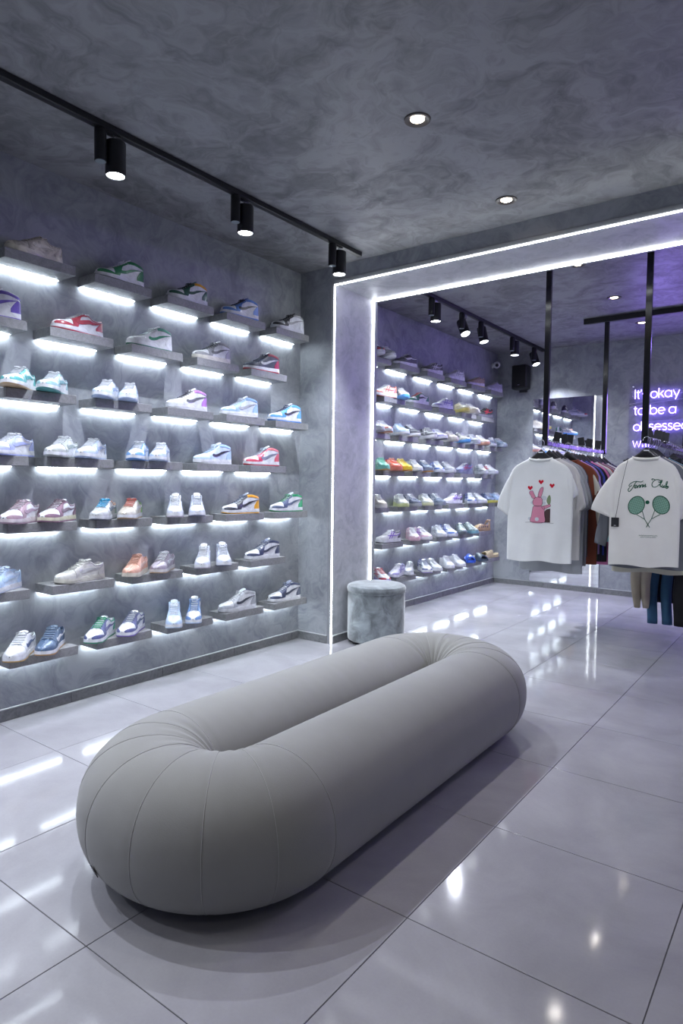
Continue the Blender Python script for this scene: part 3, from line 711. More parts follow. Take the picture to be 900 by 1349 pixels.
BACK_SHOES=[
 (1, -3.065, 4.563, 'low', 60, 'crimson', 'crimson low trainer with a white toe'),
 (1, -3.065, 4.738, 'low', 60, 'greyrun', 'grey low trainer with a pale toe'),
 (1, -3.103, 5.117, 'low', -12, 'blackstripe', 'black low skate shoe with white side stripe'),
 (1, -3.103, 5.622, 'runner', -12, 'blackrun', 'black and silver running shoe'),
 (1, -3.103, 6.106, 'runner', -12, 'silver', 'white and silver running shoe'),
 (1, -3.103, 6.606, 'runner', -12, 'tan', 'tan and violet running shoe with yellow sole'),
 (1, -3.103, 7.093, 'runner', -12, 'lilacrun', 'pale lilac running shoe in the far corner'),
 (2, -3.103, 4.777, 'runner', -12, 'whitered', 'white running shoe with red stripes'),
 (2, -3.075, 5.013, 'runner', 50, 'whiteblue', 'cream running shoe with sky blue sole'),
 (2, -3.103, 5.354, 'low', -12, 'greenred', 'white and green low-top sneaker with red laces'),
 (2, -3.103, 5.854, 'runner', -12, 'violetrun', 'white and lilac running shoe with black heel'),
 (2, -3.075, 6.228, 'runner', 50, 'yellowcream', 'cream running shoe with yellow sole'),
 (2, -3.064, 6.396, 'runner', 62, 'creamrun', 'cream running shoe, right one of its pair'),
 (2, -3.103, 6.84, 'runner', -12, 'blackred', 'black running shoe with a red band'),
 (3, -3.064, 4.566, 'runner', 62, 'silver', 'white running shoe half hidden behind the portal jamb'),
 (3, -3.064, 4.694, 'runner', 62, 'whitered', 'white running shoe with orange toe tip'),
 (3, -3.064, 4.973, 'low', 62, 'babyblue', 'light blue low-top trainer, toe out'),
 (3, -3.062, 5.156, 'low', 64, 'blackstripe', 'white and black low-top trainer, toe out'),
 (3, -3.068, 5.5, 'runner', 56, 'blackrun', 'black and grey running shoe, toe out'),
 (3, -3.062, 5.679, 'runner', 64, 'violetrun', 'pale lilac running shoe with orange toe tip'),
 (3, -3.072, 5.971, 'runner', 52, 'beigerun', 'beige running shoe, toe out'),
 (3, -3.064, 6.194, 'runner', 62, 'whiteblue', 'white running shoe with bright blue sole'),
 (3, -3.072, 6.486, 'runner', 52, 'greyrun', 'white and grey running shoe with grey sole'),
 (3, -3.062, 6.666, 'runner', 64, 'salmon', 'white running shoe with salmon sole'),
 (3, -3.098, 7.041, 'runner', 34, 'navyrun', 'dark navy running shoe, toe left'),
 (3, -3.065, 7.171, 'runner', 60, 'navyrun2', 'dark slate running shoe, toe right'),
 (4, -3.075, 4.708, 'runner', 50, 'mint', 'mint green running shoe with orange sole tip'),
 (4, -3.068, 4.882, 'runner', 56, 'coralrun', 'coral orange running shoe'),
 (4, -3.064, 5.029, 'runner', 62, 'lemon', 'bright yellow running shoe'),
 (4, -3.07, 5.249, 'runner', 54, 'silver', 'white running shoe with orange heel tab'),
 (4, -3.067, 5.435, 'runner', 58, 'navyorange', 'navy running shoe with orange sole tip'),
 (4, -3.079, 5.715, 'runner', 46, 'bluewhite', 'royal blue and white running shoe, toe out'),
 (4, -3.065, 5.888, 'runner', 60, 'greyrun', 'grey and white running shoe, right one of its pair'),
 (4, -3.103, 6.343, 'runner', -12, 'bluered', 'slate blue running shoe with a red badge, alone'),
 (4, -3.082, 6.746, 'runner', 44, 'greyrun', 'grey running shoe, left one of the last pair'),
 (4, -3.065, 6.932, 'runner', 60, 'greyred', 'grey running shoe with a red mark, last in its row'),
 (5, -3.072, 4.665, 'runner', 52, 'creamrun', 'cream and white running shoe beside the jamb'),
 (5, -3.075, 5.037, 'runner', 50, 'limewhite', 'white running shoe with lime heel'),
 (5, -3.064, 5.207, 'runner', 62, 'navyrun', 'navy running shoe tucked behind the lime heeled one'),
 (5, -3.075, 5.49, 'runner', 50, 'yellowwhite', 'white running shoe with pale yellow sole'),
 (5, -3.065, 5.685, 'runner', 60, 'navyrun2', 'slate navy running shoe, right one of its pair'),
 (5, -3.103, 6.11, 'runner', -12, 'violetwhite', 'white and violet running shoe in profile'),
 (5, -3.088, 6.502, 'runner', 40, 'bluewhite', 'blue and grey running shoe, toe out'),
 (5, -3.064, 6.643, 'runner', 62, 'silver', 'white running shoe, toe to the right'),
 (5, -3.075, 6.929, 'runner', 50, 'navyyellow', 'navy running shoe with yellow sole'),
 (5, -3.068, 7.171, 'runner', 56, 'blueyellow', 'light blue running shoe with yellow sole'),
 (6, -3.103, 4.88, 'runner', -12, 'violetwhite', 'white and purple running shoe with black heel, in profile'),
 (6, -3.079, 5.265, 'runner', 46, 'pinkrun', 'white and pink running shoe, toe out'),
 (6, -3.065, 5.426, 'runner', 60, 'pinkviolet', 'white running shoe with pink toe and violet mark'),
 (6, -3.075, 5.771, 'runner', 50, 'silver', 'white mesh running shoe, toe out'),
 (6, -3.065, 5.956, 'runner', 60, 'bluewhite', 'white and denim blue running shoe, right one of its pair'),
 (6, -3.088, 6.287, 'runner', 40, 'camo', 'dark slate camouflage slip-on shoe'),
 (6, -3.068, 6.467, 'runner', 56, 'camoblue', 'camouflage slip-on shoe with light blue toe'),
 (6, -3.103, 6.845, 'clog', -12, 'tanclog', 'tan moulded clog with open holes'),
 (7, -3.065, 4.707, 'runner', 60, 'redviolet', 'white running shoe with red eyelets and violet sole'),
 (7, -3.109, 5.047, 'runner', 10, 'violetrun', 'white and lilac running shoe, front one of its pair'),
 (7, -3.109, 5.264, 'runner', 26, 'silver', 'white and grey running shoe tucked behind its mate'),
 (7, -3.077, 5.503, 'runner', 48, 'navyviolet', 'navy and teal running shoe with violet toe'),
 (7, -3.065, 5.641, 'runner', 60, 'silver', 'plain white running shoe beside the navy and teal one'),
 (7, -3.075, 5.955, 'low', 50, 'purewhite', 'pure white low-top sneaker, left one of its pair'),
 (7, -3.065, 6.15, 'low', 60, 'purewhite', 'pure white low-top sneaker, right one of its pair'),
 (7, -3.094, 6.518, 'slide', 36, 'blueslide', 'cobalt blue moulded slide sandal'),
 (7, -3.068, 6.705, 'slide', 56, 'darkslide', 'dark slate moulded slide sandal'),
 (7, -3.103, 7.092, 'slide', -12, 'sandslide', 'sand coloured moulded slide sandal in the far corner'),
]

ZTOP = [2.263, 1.943, 1.623, 1.306, .986, .668, .345]
ORD = ['top', 'second', 'third', 'fourth', 'fifth', 'sixth', 'bottom']

# ------------------------------------------------------------------ wall shelves with their light strips
SD, SLEN, STH = .160, .352, .046
board_me = MB().rbox((0, -SLEN, -STH), (SD, 0, 0), .0015).mesh('board', True, 30)
strip_me = MB().rbox((.005, -SLEN+.012, -STH-.0035), (.021, -.012, -STH-.0005), .001).mesh('light_strip', True, 30)
def shelf(y_end, row, label, group):
    t = empty('wall_shelf', (XW, y_end, ZTOP[row]))
    put('board', board_me, M['shelf'], t); put('light_strip', strip_me, M['led_shelf'], t)
    tag(t, label, 'shelf', group)
def on_shelf(shoes, row, y1):
    s = [q for q in shoes if q[0] == row+1 and y1-SLEN-.06 < q[2] < y1+.05]
    return s
FODD, FEVEN = [1.85, 2.31, 2.77, 3.23, 3.69], [1.60, 2.065, 2.53, 2.99, 3.45]
BODD, BEVEN = [4.812, 5.305, 5.80, 6.288, 6.76, 7.26], [5.06, 5.555, 6.045, 6.54, 7.028]
POS5 = ['leftmost', 'second from left', 'middle', 'fourth from left', 'rightmost']
POS6 = ['leftmost', 'second from left', 'third from left', 'fourth from left', 'fifth from left', 'rightmost']
for row in range(7):
    ends = FODD if row % 2 == 0 else FEVEN
    for i, e in enumerate(ends):
        shelf(e, row, 'grey lit wall shelf, %s in the %s row of the front room' % (POS5[i], ORD[row]), 'floating shelves of the front room')
    ends = BODD if row % 2 == 0 else BEVEN
    for i, e in enumerate(ends):
        shelf(e, row, 'grey lit wall shelf, %s in the %s row beyond the portal' % ((POS6 if len(ends) == 6 else POS5)[i], ORD[row]), 'floating shelves of the back room')
for r, x, y, k, yaw, pal, d in FRONT_SHOES:
    sneaker(x, y, ZTOP[r-1], k, yaw, pal, '%s, %s row' % (d, ORD[r-1]), 'shoes on the front room wall')
for r, x, y, k, yaw, pal, d in BACK_SHOES:
    sneaker(x, y, ZTOP[r-1], k, yaw, pal, '%s, %s row beyond portal' % (d, ORD[r-1]), 'shoes on the back room wall')

# ------------------------------------------------------------------ bench: padded ring in grey velvet
M['bench'] = fabric('grey_velvet', (.27,.272,.262), .9, 300, .04, .25)
M['seam'] = plain('grey_thread', (.36,.36,.355), .8)
def spow(v, e): return math.copysign(abs(v)**e, v)
BL, BA, BBH, BR = 1.383, .218, .203, .230
E1 = 2/2.15
def bench_pt(s, a, groove=True, off=0.0):
    """s = distance along the centre line (loop), a = angle round the tube"""
    q = BL/2; arc = PI*BR; tot = 2*BL+2*arc; s %= tot
    if s < BL: c = (BR, -q+s); n = (1, 0); th = None
    elif s < BL+arc: th = (s-BL)/BR; c = (BR*math.cos(th), q+BR*math.sin(th)); n = (math.cos(th), math.sin(th))
    elif s < 2*BL+arc: c = (-BR, q-(s-BL-arc)); n = (-1, 0); th = None
    else: th = PI+(s-2*BL-arc)/BR; c = (BR*math.cos(th), -q+BR*math.sin(th)); n = (math.cos(th), math.sin(th))
    g = 0
    if groove:
        for sm in SEAMS:
            d = abs((s-sm+tot/2) % tot-tot/2)
            if d < .03: g += .0011*math.exp(-(d/.006)**2)
    ca, sa = math.cos(a), math.sin(a)
    w = BA*spow(ca, E1); h = BBH*spow(sa, E1)
    r = 1-g/.2+off/.2
    inner = .985 if ca < 0 else 1.0
    # soft wrinkles on the inner side of the bends
    wr = .004*math.sin(s*95)*max(0, -ca)*(1 if th is not None else .25)*max(0, sa)
    return Vector((c[0]+n[0]*(w*inner*r), c[1]+n[1]*(w*inner*r), max(.0, BBH+h*r+wr)))
arc_ = PI*BR
SEAMS = [BL+arc_*k/7 for k in range(8)]+[2*BL+arc_+arc_*k/7 for k in range(8)]
TAGS, TAGA = SEAMS[11]+.012, -.10*PI
def make_bench():
    t = empty('ring_bench', (-1.516, 2.122, 0), .002)
    tot = 2*BL+2*arc_; ss = []
    ns = 60
    ss += [BL*k/ns for k in range(ns)]; ss += [BL+arc_*k/160 for k in range(160)]
    ss += [BL+arc_+BL*k/ns for k in range(ns)]; ss += [2*BL+arc_+arc_*k/160 for k in range(160)]
    G = [[bench_pt(s, 2*PI*k/72) for k in range(72)] for s in ss]; G.append(G[0])
    put('padded_cover', MB().loft(G, True, False).mesh('padded_cover'), M['bench'], t)
    for sm in SEAMS:
        P = [bench_pt(sm, -.42*PI+(1.40*PI)*k/44, True, .0006) for k in range(45)]
        put('seam', MB().tube(P, .0012, 5), M['seam'], t)
    # small woven side label sewn into the seam
    a = bench_pt(TAGS, TAGA, False); b = bench_pt(TAGS, TAGA-.16, False)
    c_ = Vector((0, -BL/2, BBH)); n = ((a+b)/2-c_).normalized(); d = (b-a); tdir = (bench_pt(TAGS+.03, TAGA, False)-a).normalized()
    tb = MB(); 
    q = [a+n*.002, b+n*.002, b+n*.004+tdir*.020, a+n*.004+tdir*.020]; q2 = [v+n*.0025 for v in q]
    tb.loft([q, q2], True, True); put('side_label', tb, M['blackplastic'], t)['label'] = 'small black woven label at the bench end'
    mid = [q2[0].lerp(q2[3], f).lerp(q2[1].lerp(q2[2], f), g_) + n*.0003 for f, g_ in ((.35,.2),(.35,.8),(.6,.8),(.6,.2))]
    put('label_print', MB().add(mid, [(0, 1, 2, 3)]), M['white'], t)
    tag(t, 'long grey velvet oval bench shaped like a padded ring on the tiled floor', 'bench')
make_bench()

# ------------------------------------------------------------------ velvet pouf by the portal
M['velvet'] = fabric('crushed_velvet', (.27,.305,.325), .75, 60, .06, .8, .42)
t = empty('round_pouf', (-2.672, 4.05, 0), 0)
body = MB().lathe([(.150,.028),(.206,.028),(.2135,.036),(.2155,.10),(.2155,.30),(.213,.386),(.208,.392)], 56)
put('body', body, M['velvet'], t)
lid = MB().lathe([(.200,.392),(.2165,.394),(.221,.405),(.221,.418),(.214,.434),(.195,.4435),(.15,.447),(.07,.448),(.002,.448)], 56)
put('cushion_lid', lid, M['velvet'], t)
put('piping', MB().tube([(.2185*math.cos(2*PI*k/48), .2185*math.sin(2*PI*k/48), .3915) for k in range(48)], .0028, 6, closed=True), M['velvet'], t)
for k in range(4):
    a = PI/4+k*PI/2
    put('foot', MB().lathe([(.016,0),(.018,.003),(.020,.030)], 14, (.15*math.cos(a), .15*math.sin(a), 0)), M['blackplastic'], t)
tag(t, 'round grey crushed velvet pouf standing against the portal jamb', 'pouf')

# ------------------------------------------------------------------ speaker, camera, mirror
t = empty('wall_speaker', (-2.885, YE, 2.445))
put('cabinet', MB().rbox((-.09, -.165, -.14), (.09, -.025, .14), .012), M['black'], t)
put('grille', MB().rbox((-.080, -.170, -.115), (.080, -.163, .130), .004), plain('speaker_cloth', (.008,.008,.010), .9), t)
put('badge', MB().rbox((-.012, -.1725, -.098), (.012, -.169, -.088), .001), M['chrome'], t)
put('wall_bracket', MB().rbox((-.045, -.03, -.165), (.045, 0, -.05), .004), M['blackplastic'], t)
tag(t, 'black wall speaker mounted high on the rear wall left of the mirror', 'speaker')
t = empty('security_camera', (XW, 7.30, 2.60))
put('mount', MB().lathe([(.030,0),(.030,.010),(.018,.014)], 24).mesh('mount', True, 40), M['white'], t, (0, 0, 0), (0, PI/2, 0))
put('arm', MB().tube([(.012, 0, 0), (.035, -.005, 0), (.052, -.015, 0)], .013, 12), M['white'], t)
def ball(r, n=18):
    return MB().lathe([(max(.0002, r*math.sin(PI*k/n)), -r*math.cos(PI*k/n)) for k in range(n+1)], 24)
bd = put('camera_body', ball(.040).mesh('camera_body'), M['white'], t, (.065, -.03, 0))
put('lens', MB().lathe([(.019,0),(.019,.006),(.012,.009)], 20).mesh('lens', True, 40), M['blackplastic'], bd, (.016, -.030, -.008), (R(100), 0, R(28)))
tag(t, 'small white round security camera high in the far left corner', 'camera')
t = empty('wall_mirror', (-2.365, YE-.002, 1.128), .0083)
mw, mh = .392, 1.062
put('mirror_glass', MB().rbox((-mw, -.010, -mh), (mw, -.004, mh), .001).mesh('mirror_glass', False), M['mirror'], t)
fr = MB(); fr.box((-mw-.004, -.009, -mh), (-mw, 0, mh)); fr.box((mw, -.009, -mh), (mw+.004, 0, mh)); fr.box((-mw-.004, -.009, mh), (mw+.004, 0, mh+.004))
fr.box((-mw, -.004, -mh), (mw, -.001, mh)); put('frame', fr, M['alu'], t)
tag(t, 'tall frameless mirror on the rear wall behind the clothes rack', 'mirror')

# ------------------------------------------------------------------ neon sign
def arc(cx, cy, rx, ry, a0, a1, n=14):
    return [(cx+rx*math.cos(math.radians(a0+(a1-a0)*k/n)), cy+ry*math.sin(math.radians(a0+(a1-a0)*k/n))) for k in range(n+1)]
# round sans letters on an x-height of 1; (strokes, advance)
GL = {
 'I': ([[(.12,0),(.12,1.42)]], .34), "'": ([[(.06,1.42),(.04,1.1)]], .22),
 't': ([[(.22,1.3),(.22,.25)]+arc(.42,.25,.2,.25,180,265,6), [(0,1),(.48,1)]], .62),
 's': ([arc(.34,.74,.28,.26,35,200,10)+arc(.34,.26,.30,.26,90,-150,12)], .80),
 'o': ([arc(.5,.5,.48,.5,0,360,24)], 1.14), 'a': ([arc(.5,.5,.48,.5,0,360,24), [(.98,1),(.98,0)]], 1.22),
 'k': ([[(.06,1.45),(.06,0)], [(.72,1),(.08,.42)], [(.28,.60),(.78,0)]], .92),
 'y': ([[(0,1),(.42,.05)], [(.85,1),(.30,-.42)]], .98),
 'b': ([[(.04,1.45),(.04,0)], arc(.52,.5,.48,.5,0,360,24)], 1.18), 'e': ([[(.04,.52),(.96,.52)]+arc(.5,.5,.47,.5,3,315,20)], 1.12),
 'd': ([[(.98,1.45),(.98,0)], arc(.5,.5,.48,.5,0,360,24)], 1.24), 'w': ([[(0,1),(.30,0),(.60,.95),(.90,0),(1.2,1)]], 1.38),
 'i': ([[(.08,1),(.08,0)], [(.08,1.34),(.08,1.40)]], .32), 'h': ([[(.04,1.45),(.04,0)], arc(.44,.55,.40,.45,180,0,12)+[(.84,0)]], 1.06), ' ': ([], .42)}
t = empty('neon_sign', (-1.705, YE, 1.45))
SX = .066
m, tr, b = nt('clear_acrylic'); b.inputs['Transmission Weight'].default_value = 1.0; b.inputs['Roughness'].default_value = .02; b.inputs['IOR'].default_value = 1.15; b.inputs['Base Color'].default_value = (.93,.93,1,1)
M['acrylic'] = m
put('acrylic_panel', MB().rbox((0, -.028, 0), (1.16, -.022, .835), .001).mesh('acrylic_panel', False), M['acrylic'], t)
for px in (.035, 1.125):
    for pz in (.035, .80):
        put('standoff', MB().lathe([(.008,0),(.008,.032)], 12).mesh('standoff', True, 40), M['chrome'], t, (px, 0, pz), (PI/2, 0, 0))
for zt, words in ((.672, ["It's", 'okay']), (.502, ['to', 'be', 'a']), (.333, ['obsessed']), (.160, ['with'])):
    x = .050
    for w in words:
        mb = MB()
        for ch in w:
            st, adv = GL[ch]
            for s in st:
                mb.tube([(x+px*SX, -.036, zt+py*SX) for px, py in s], .0028, 6)
            x += adv*SX
        x += (.42 if w != 'to' else .62)*SX
        put('neon_word', mb, M['neon'], t)
ld = bpy.data.lights.new('neon_glow', 'AREA'); ld.shape = 'RECTANGLE'; ld.size = .85; ld.size_y = .62; ld.energy = 8.0; ld.color = (.34, .22, 1.0)
lo = bpy.data.objects.new('neon_glow', ld); C.objects.link(lo); lo.parent = t; lo.location = (.50, -.0295, .42); lo.rotation_euler = (-PI/2, 0, 0)
for P in ([(.0,.62),(.25,.66),(.55,.72),(1.1,.73)], [(.0,.585),(.3,.63),(.7,.66),(1.1,.64)], [(.14,.425),(.42,.435)], [(.46,.438),(1.1,.45)]):
    put('supply_wire', MB().tube([(a, -.012, z_) for a, z_ in P], .0018, 5), M['white'], t)
tag(t, "violet neon sign in round letters beginning with It's okay, on the rear wall", 'neon sign')

# ------------------------------------------------------------------ clothes racks
RACKS = ((-1.665, 'left black clothes rack hung from the ceiling, holding the bunny tee'), (-.985, 'right black clothes rack hung from the ceiling, holding the tennis tee'))
RY0, RY1, RZ = 4.754, 6.33, 1.505
for x, lb in RACKS:
    t = empty('clothes_rack', (x, RY0, 0))
    put('pole', MB().rbox((-.020, -.012, RZ-.016), (.020, .012, HC), .001), M['blackgloss'], t)
    put('pole', MB().rbox((-.020, RY1-RY0-.012, RZ-.016), (.020, RY1-RY0+.012, HC-.05), .001), M['blackgloss'], t)
    put('rail', MB().rbox((-.012, .012, RZ-.015), (.012, RY1-RY0-.012, RZ+.015), .001), M['blackgloss'], t)
    tag(t, lb, 'clothes rack', 'ceiling hung clothes racks')
tag(put('ceiling_bar', MB().rbox((-1.875, RY1-.020, HC-.050), (1.2, RY1+.020, HC-.001), .002), M['black']), 'long black bar fixed to the back room ceiling above the rack poles', 'ceiling bar')

# hanger
hk = MB(); P = [(0, 0, 1.415), (0, 0, 1.463)]+[(.0215*math.sin(math.radians(a)), 0, 1.5015-.0215*math.cos(math.radians(a))*-1 if False else 1.5045+.0215*-math.cos(math.radians(a))) for a in range(20, 250, 18)]
P = [(0, 0, 1.43), (0, 0, 1.462), (.010, 0, 1.476), (.021, 0, 1.488)]+[(.0225*math.cos(math.radians(a)), 0, 1.5055+.0225*math.sin(math.radians(a))) for a in range(-20, 205, 18)]
hook_me = MB().tube(P, .0022, 6).mesh('hook')
def hanger_arms():
    mb = MB(); rings = []
    for k in range(17):
        f = -1+k/8; x = .165*f; z = 1.428-.120*abs(f)**1.15; h = .020-.006*abs(f); d = .010+.003*abs(f)**2
        if abs(f) < .3: h += .014*(1-abs(f)/.3)
        rings.append([(x, d*math.cos(a), z+h*math.sin(a)) for a in [2*PI*q/10 for q in range(10)]])
    return mb.loft(rings, True, True)
arms_me = hanger_arms().mesh('arms')
plate_me = MB().rbox((-.017, -.0135, 1.432), (.017, -.0105, 1.440), .0008).mesh('name_plate')
def hanger(x, y, rz, label, plate=False):
    t = empty('clothes_hanger', (x, y, 0), rz)
    hk_ = put('hook', hook_me, M['chrome'], t, (0, 0, 0), -rz*0.0); put('arms', arms_me, M['blackplastic'], t)
    if plate: put('name_plate', plate_me, M['white'], t)
    tag(t, label, 'hanger', 'black hangers on the racks')

# garments: flattened loft for the body, two sleeves, neckband; local x = width, -y = side facing the camera
def fold(x, z, sd, amp): 
    return amp*(math.sin(x*38+sd+2.2*math.sin(z*3+sd))*.6+math.sin(x*17+sd*2.3+z*4)*.7)*(.25+.75*max(0, min(1, (1.25-z)/.55)))
def body_mesh(hem, w=.235, sd=0.0, amp=.006, th=.023, nk=.085, top=1.392, sh=1.318, dip=.014, n=64, flare=0.0):
    rings = []
    zs = [hem+(sh-.05-hem)*k/22 for k in range(23)]
    for z in zs:
        f = (z-hem)/(sh-hem); ww = w*(1+flare*(1-f)) - .012*max(0, min(1, (f-.75)/.25)); tt = th*(.75+.35*math.sin(PI*min(1, f*1.05)))
        ring = []
        for k in range(n):
            a = 2*PI*k/n; x = ww*math.cos(a); s_ = math.sin(a)
            y = tt*spow(s_, .55)+fold(x, z, sd, amp)*abs(s_)**.3*(1+.6*max(0, min(1, (.85-z)/.2)))
            ring.append((x, y, z+(.006*math.sin(x*21+sd) if z < hem+.03 else 0)))
        rings.append(ring)
    for q in range(1, 9):
        f = q/8; ww = (w-.012)+(nk-(w-.012))*f; z = (sh-.05)+.05*min(1, f*3.2)**.5+(top-sh)*f; tt = th*(1-.25*f)+.016*f
        ring = []
        for k in range(n):
            a = 2*PI*k/n; x = ww*math.cos(a); s_ = math.sin(a)
            dz = -dip*f*f*max(0, -s_)*1.0-.040*f*f*max(0, s_)
            ring.append((x, tt*spow(s_, .6)+fold(x, z, sd, amp*.15)*(1-f), z+dz))
        rings.append(ring)
    return rings
def sleeve_mesh(s, cuff_out=(.318, 1.03), cuff_in=(.238, .968), back=0.0, sd=0.0, th=.018, w=.235, n=24, sh=1.318, nn=12, bulge=.020):
    """sleeve between its outer edge (from the shoulder tip) and its inner edge (from the armpit)"""
    A0, B0 = (w-.050, sh+.004), (w-.045, sh-.245); rings = []
    for k in range(nn+1):
        f = k/nn
        ax = A0[0]+(cuff_out[0]-A0[0])*(1-(1-f)**1.25)+bulge*math.sin(PI*f)*.35; az = A0[1]+(cuff_out[1]-A0[1])*f**1.08
        bx = B0[0]+(cuff_in[0]-B0[0])*f; bz = B0[1]+(cuff_in[1]-B0[1])*f
        cx, cz, hx, hz = (ax+bx)/2, (az+bz)/2, (ax-bx)/2, (az-bz)/2; tt = th*(.8+.5*math.sin(PI*min(1, f*1.1)))
        ring = []
        for q in range(n):
            a = 2*PI*q/n; c = math.cos(a)
            x = cx+hx*c; z = cz+hz*c
            y = tt*spow(math.sin(a), .6)+.005*math.sin(9*f+sd+3*c)*abs(math.sin(a))**.4+back*f**1.2*(.4+.6*(x-.17)/.12)
            ring.append((s*x, y, z))
        rings.append(ring)
    if s < 0: rings = [list(reversed(r)) for r in rings]
    c = [sum(p_[j] for p_ in rings[-1])/n for j in range(3)]
    rings.append([tuple(p_[j]+(c[j]-p_[j])*.10 for j in range(3)) for p_ in rings[-1]])
    rings.append([(p_[0], p_[1], p_[2]+.035) for p_ in rings[-1]])
    return rings
def neckband(nk=.085, top=1.392, dip=.014, th=.0360):
    P = []
    for k in range(40):
        a = 2*PI*k/40; s_ = math.sin(a)
        P.append(((nk-.003)*math.cos(a), th*spow(s_, .6), top+.002-dip*max(0, -s_)-.040*max(0, s_)))
    rings = []
    for p_ in P:
        c = Vector((p_[0]*.0, 0, p_[2])); o = Vector((p_[0], p_[1], 0)).normalized()
        rings.append([(p_[0]+o.x*dx, p_[1]+o.y*dx, p_[2]+dz) for dx, dz in ((.0035,-.014),(.004,-.002),(.000,.007),(-.004,.004),(-.003,-.010))])
    rings.append(rings[0])
    return MB().loft(rings, True, False)
GM = {}
def gmesh(kind, hem, sd):
    k = (kind, round(hem, 3), sd)
    if k in GM: return GM[k]
    D = {}
    if kind == 'tee': b = body_mesh(hem, sd=sd); sl = [sleeve_mesh(s, (.272, 1.04), (.200, .985), sd=sd, bulge=.010) for s in (-1, 1)]
    elif kind == 'long': b = body_mesh(hem, sd=sd, th=.024, amp=.006); sl = [sleeve_mesh(s, (.335, .80), (.262, .775), .0, sd, .018, nn=22, bulge=.03) for s in (-1, 1)]
    D['body'] = MB().loft(b, True, False).mesh('body'); D['sleeve'] = [MB().loft(q, True, False).mesh('sleeve') for q in sl]; D['neckband'] = neckband().mesh('neckband')
    GM[k] = D; return D
_fb = {}
def fab(c):
    if c not in _fb: _fb[c] = fabric('cotton', c, .9, 260, .04, .15)
    return _fb[c]
def garment(name, kind, x, y, rz, hem, sd, col, label, cat, sleeve_col=None, band=None, group=None):
    t = empty(name, (x, y, 0), rz); D = gmesh(kind, hem, sd)
    put('body', D['body'], fab(col), t, link_obj=True)
    for me in D['sleeve']: put('sleeve', me, fab(sleeve_col or col), t, link_obj=True)
    put('neckband', D['neckband'], fab(band or col), t, link_obj=True)
    tag(t, label, cat, group); return t

# --- prints lie on the cloth: flat shapes that follow the body surface
def surf_y(x, z, hem, sd=0.0, w=.235, th=.023, amp=.008, sh=1.318):
    f = (z-hem)/(sh-hem); ww = w-.012*max(0, min(1, (f-.75)/.25)); tt = th*(.75+.35*math.sin(PI*min(1, f*1.05)))
    c = max(-1, min(1, x/ww)); s_ = -math.sqrt(1-c*c)
    return -tt*abs(s_)**.55+fold(x, z, sd, amp)*abs(s_)**.3
class Print:
    def __init__(s, root, hem, sd, amp, w=.235): s.w = w; s.root = root; s.hem = hem; s.sd = sd; s.amp = amp; s.k = 0
    def at(s, x, z, off): return (x, surf_y(x, z, s.hem, s.sd, w=s.w, amp=s.amp)-off, z)
    def poly(s, name, pts, m, off=.0012):
        """filled shape: rings shrink toward the middle so it can follow folds"""
        cx = sum(p_[0] for p_ in pts)/len(pts); cz = sum(p_[1] for p_ in pts)/len(pts)
        rings = [[s.at(cx+(px-cx)*f, cz+(pz-cz)*f, off) for px, pz in pts] for f in (1, .75, .5, .25, .02)]
        return put(name, MB().loft(rings, True, True), m, s.root)
    def line(s, name, strokes, r, m, off=.0016, closed=False):
        mb = MB()
        for st in strokes:
            P = [s.at(px, pz, off) for px, pz in st]
            mb.tube(P, r, 5, closed=closed)
        return put(name, mb, m, s.root)
def smooth(P, n=8, closed=False):
    out = []; m_ = len(P)
    for i in range(m_ if closed else m_-1):
        p0, p1, p2, p3 = (P[(i-1) % m_], P[i], P[(i+1) % m_], P[(i+2) % m_]) if closed else (P[max(i-1, 0)], P[i], P[i+1], P[min(i+2, m_-1)])
        for k in range(n):
            f = k/n; out.append(tuple(.5*((2*p1[j])+(-p0[j]+p2[j])*f+(2*p0[j]-5*p1[j]+4*p2[j]-p3[j])*f*f+(-p0[j]+3*p1[j]-3*p2[j]+p3[j])*f**3) for j in (0, 1)))
    if not closed: out.append(P[-1])
    return out
INK = {n: plain('ink_'+n, c, .75, spec=.2) for n, c in dict(red=(.55,.01,.03), pink=(.68,.27,.38), outline=(.05,.02,.03), paleblue=(.62,.66,.70), brown=(.085,.05,.05), green=(.22,.30,.16), darkgreen=(.012,.10,.055), midgreen=(.24,.42,.33)).items()}

# --- white tee with the pink rabbit
AMP = .0075
WHITE, OFFW = (.80,.82,.81), (.78,.77,.73)
def tee_front(name, x, y, rz, hem, sd, col, label, w=.235):
    t = empty(name, (x, y, 0), rz)
    put('body', MB().loft(body_mesh(hem, w=w, sd=sd, amp=AMP), True, False).mesh('body'), fab(col), t)
    return t
H1, SD1 = .635, 1.3
tb = tee_front('printed_tee', -1.672, 4.690, .10, H1, SD1, WHITE, '')
for q in (sleeve_mesh(-1, sd=1.0), sleeve_mesh(1, (.262, 1.13), (.195, 1.075), .06, 1.0)): put('sleeve', MB().loft(q, True, False).mesh('sleeve'), fab(WHITE), tb)
put('neckband', neckband().mesh('neckband'), fab((.74,.76,.75)), tb)
tag(tb, 'white tee with pink rabbit and three red hearts, front of the left rack', 't-shirt')
pr = Print(tb, H1, SD1, AMP)
def px1(u, v):   # artwork sketched on a 250 x 300 sheet -> metres on the shirt
    return ((u-200)*.00158, 1.3155-(v-285)*.00154)
def PP(L_): return [px1(*q) for q in L_]
def heart(u, v, s):
    P = [(0, .9), (-.55, .35), (-.95, -.2), (-.75, -.7), (-.35, -.75), (0, -.35), (.35, -.75), (.75, -.7), (.95, -.2), (.55, .35)]
    return smooth(PP([(u+a*s, v+b*s) for a, b in P]), 3, True)
for u, v in ((158, 376), (207, 347), (257, 364)):
    pr.poly('heart_print', heart(u, v, 12), INK['red'], .0016)
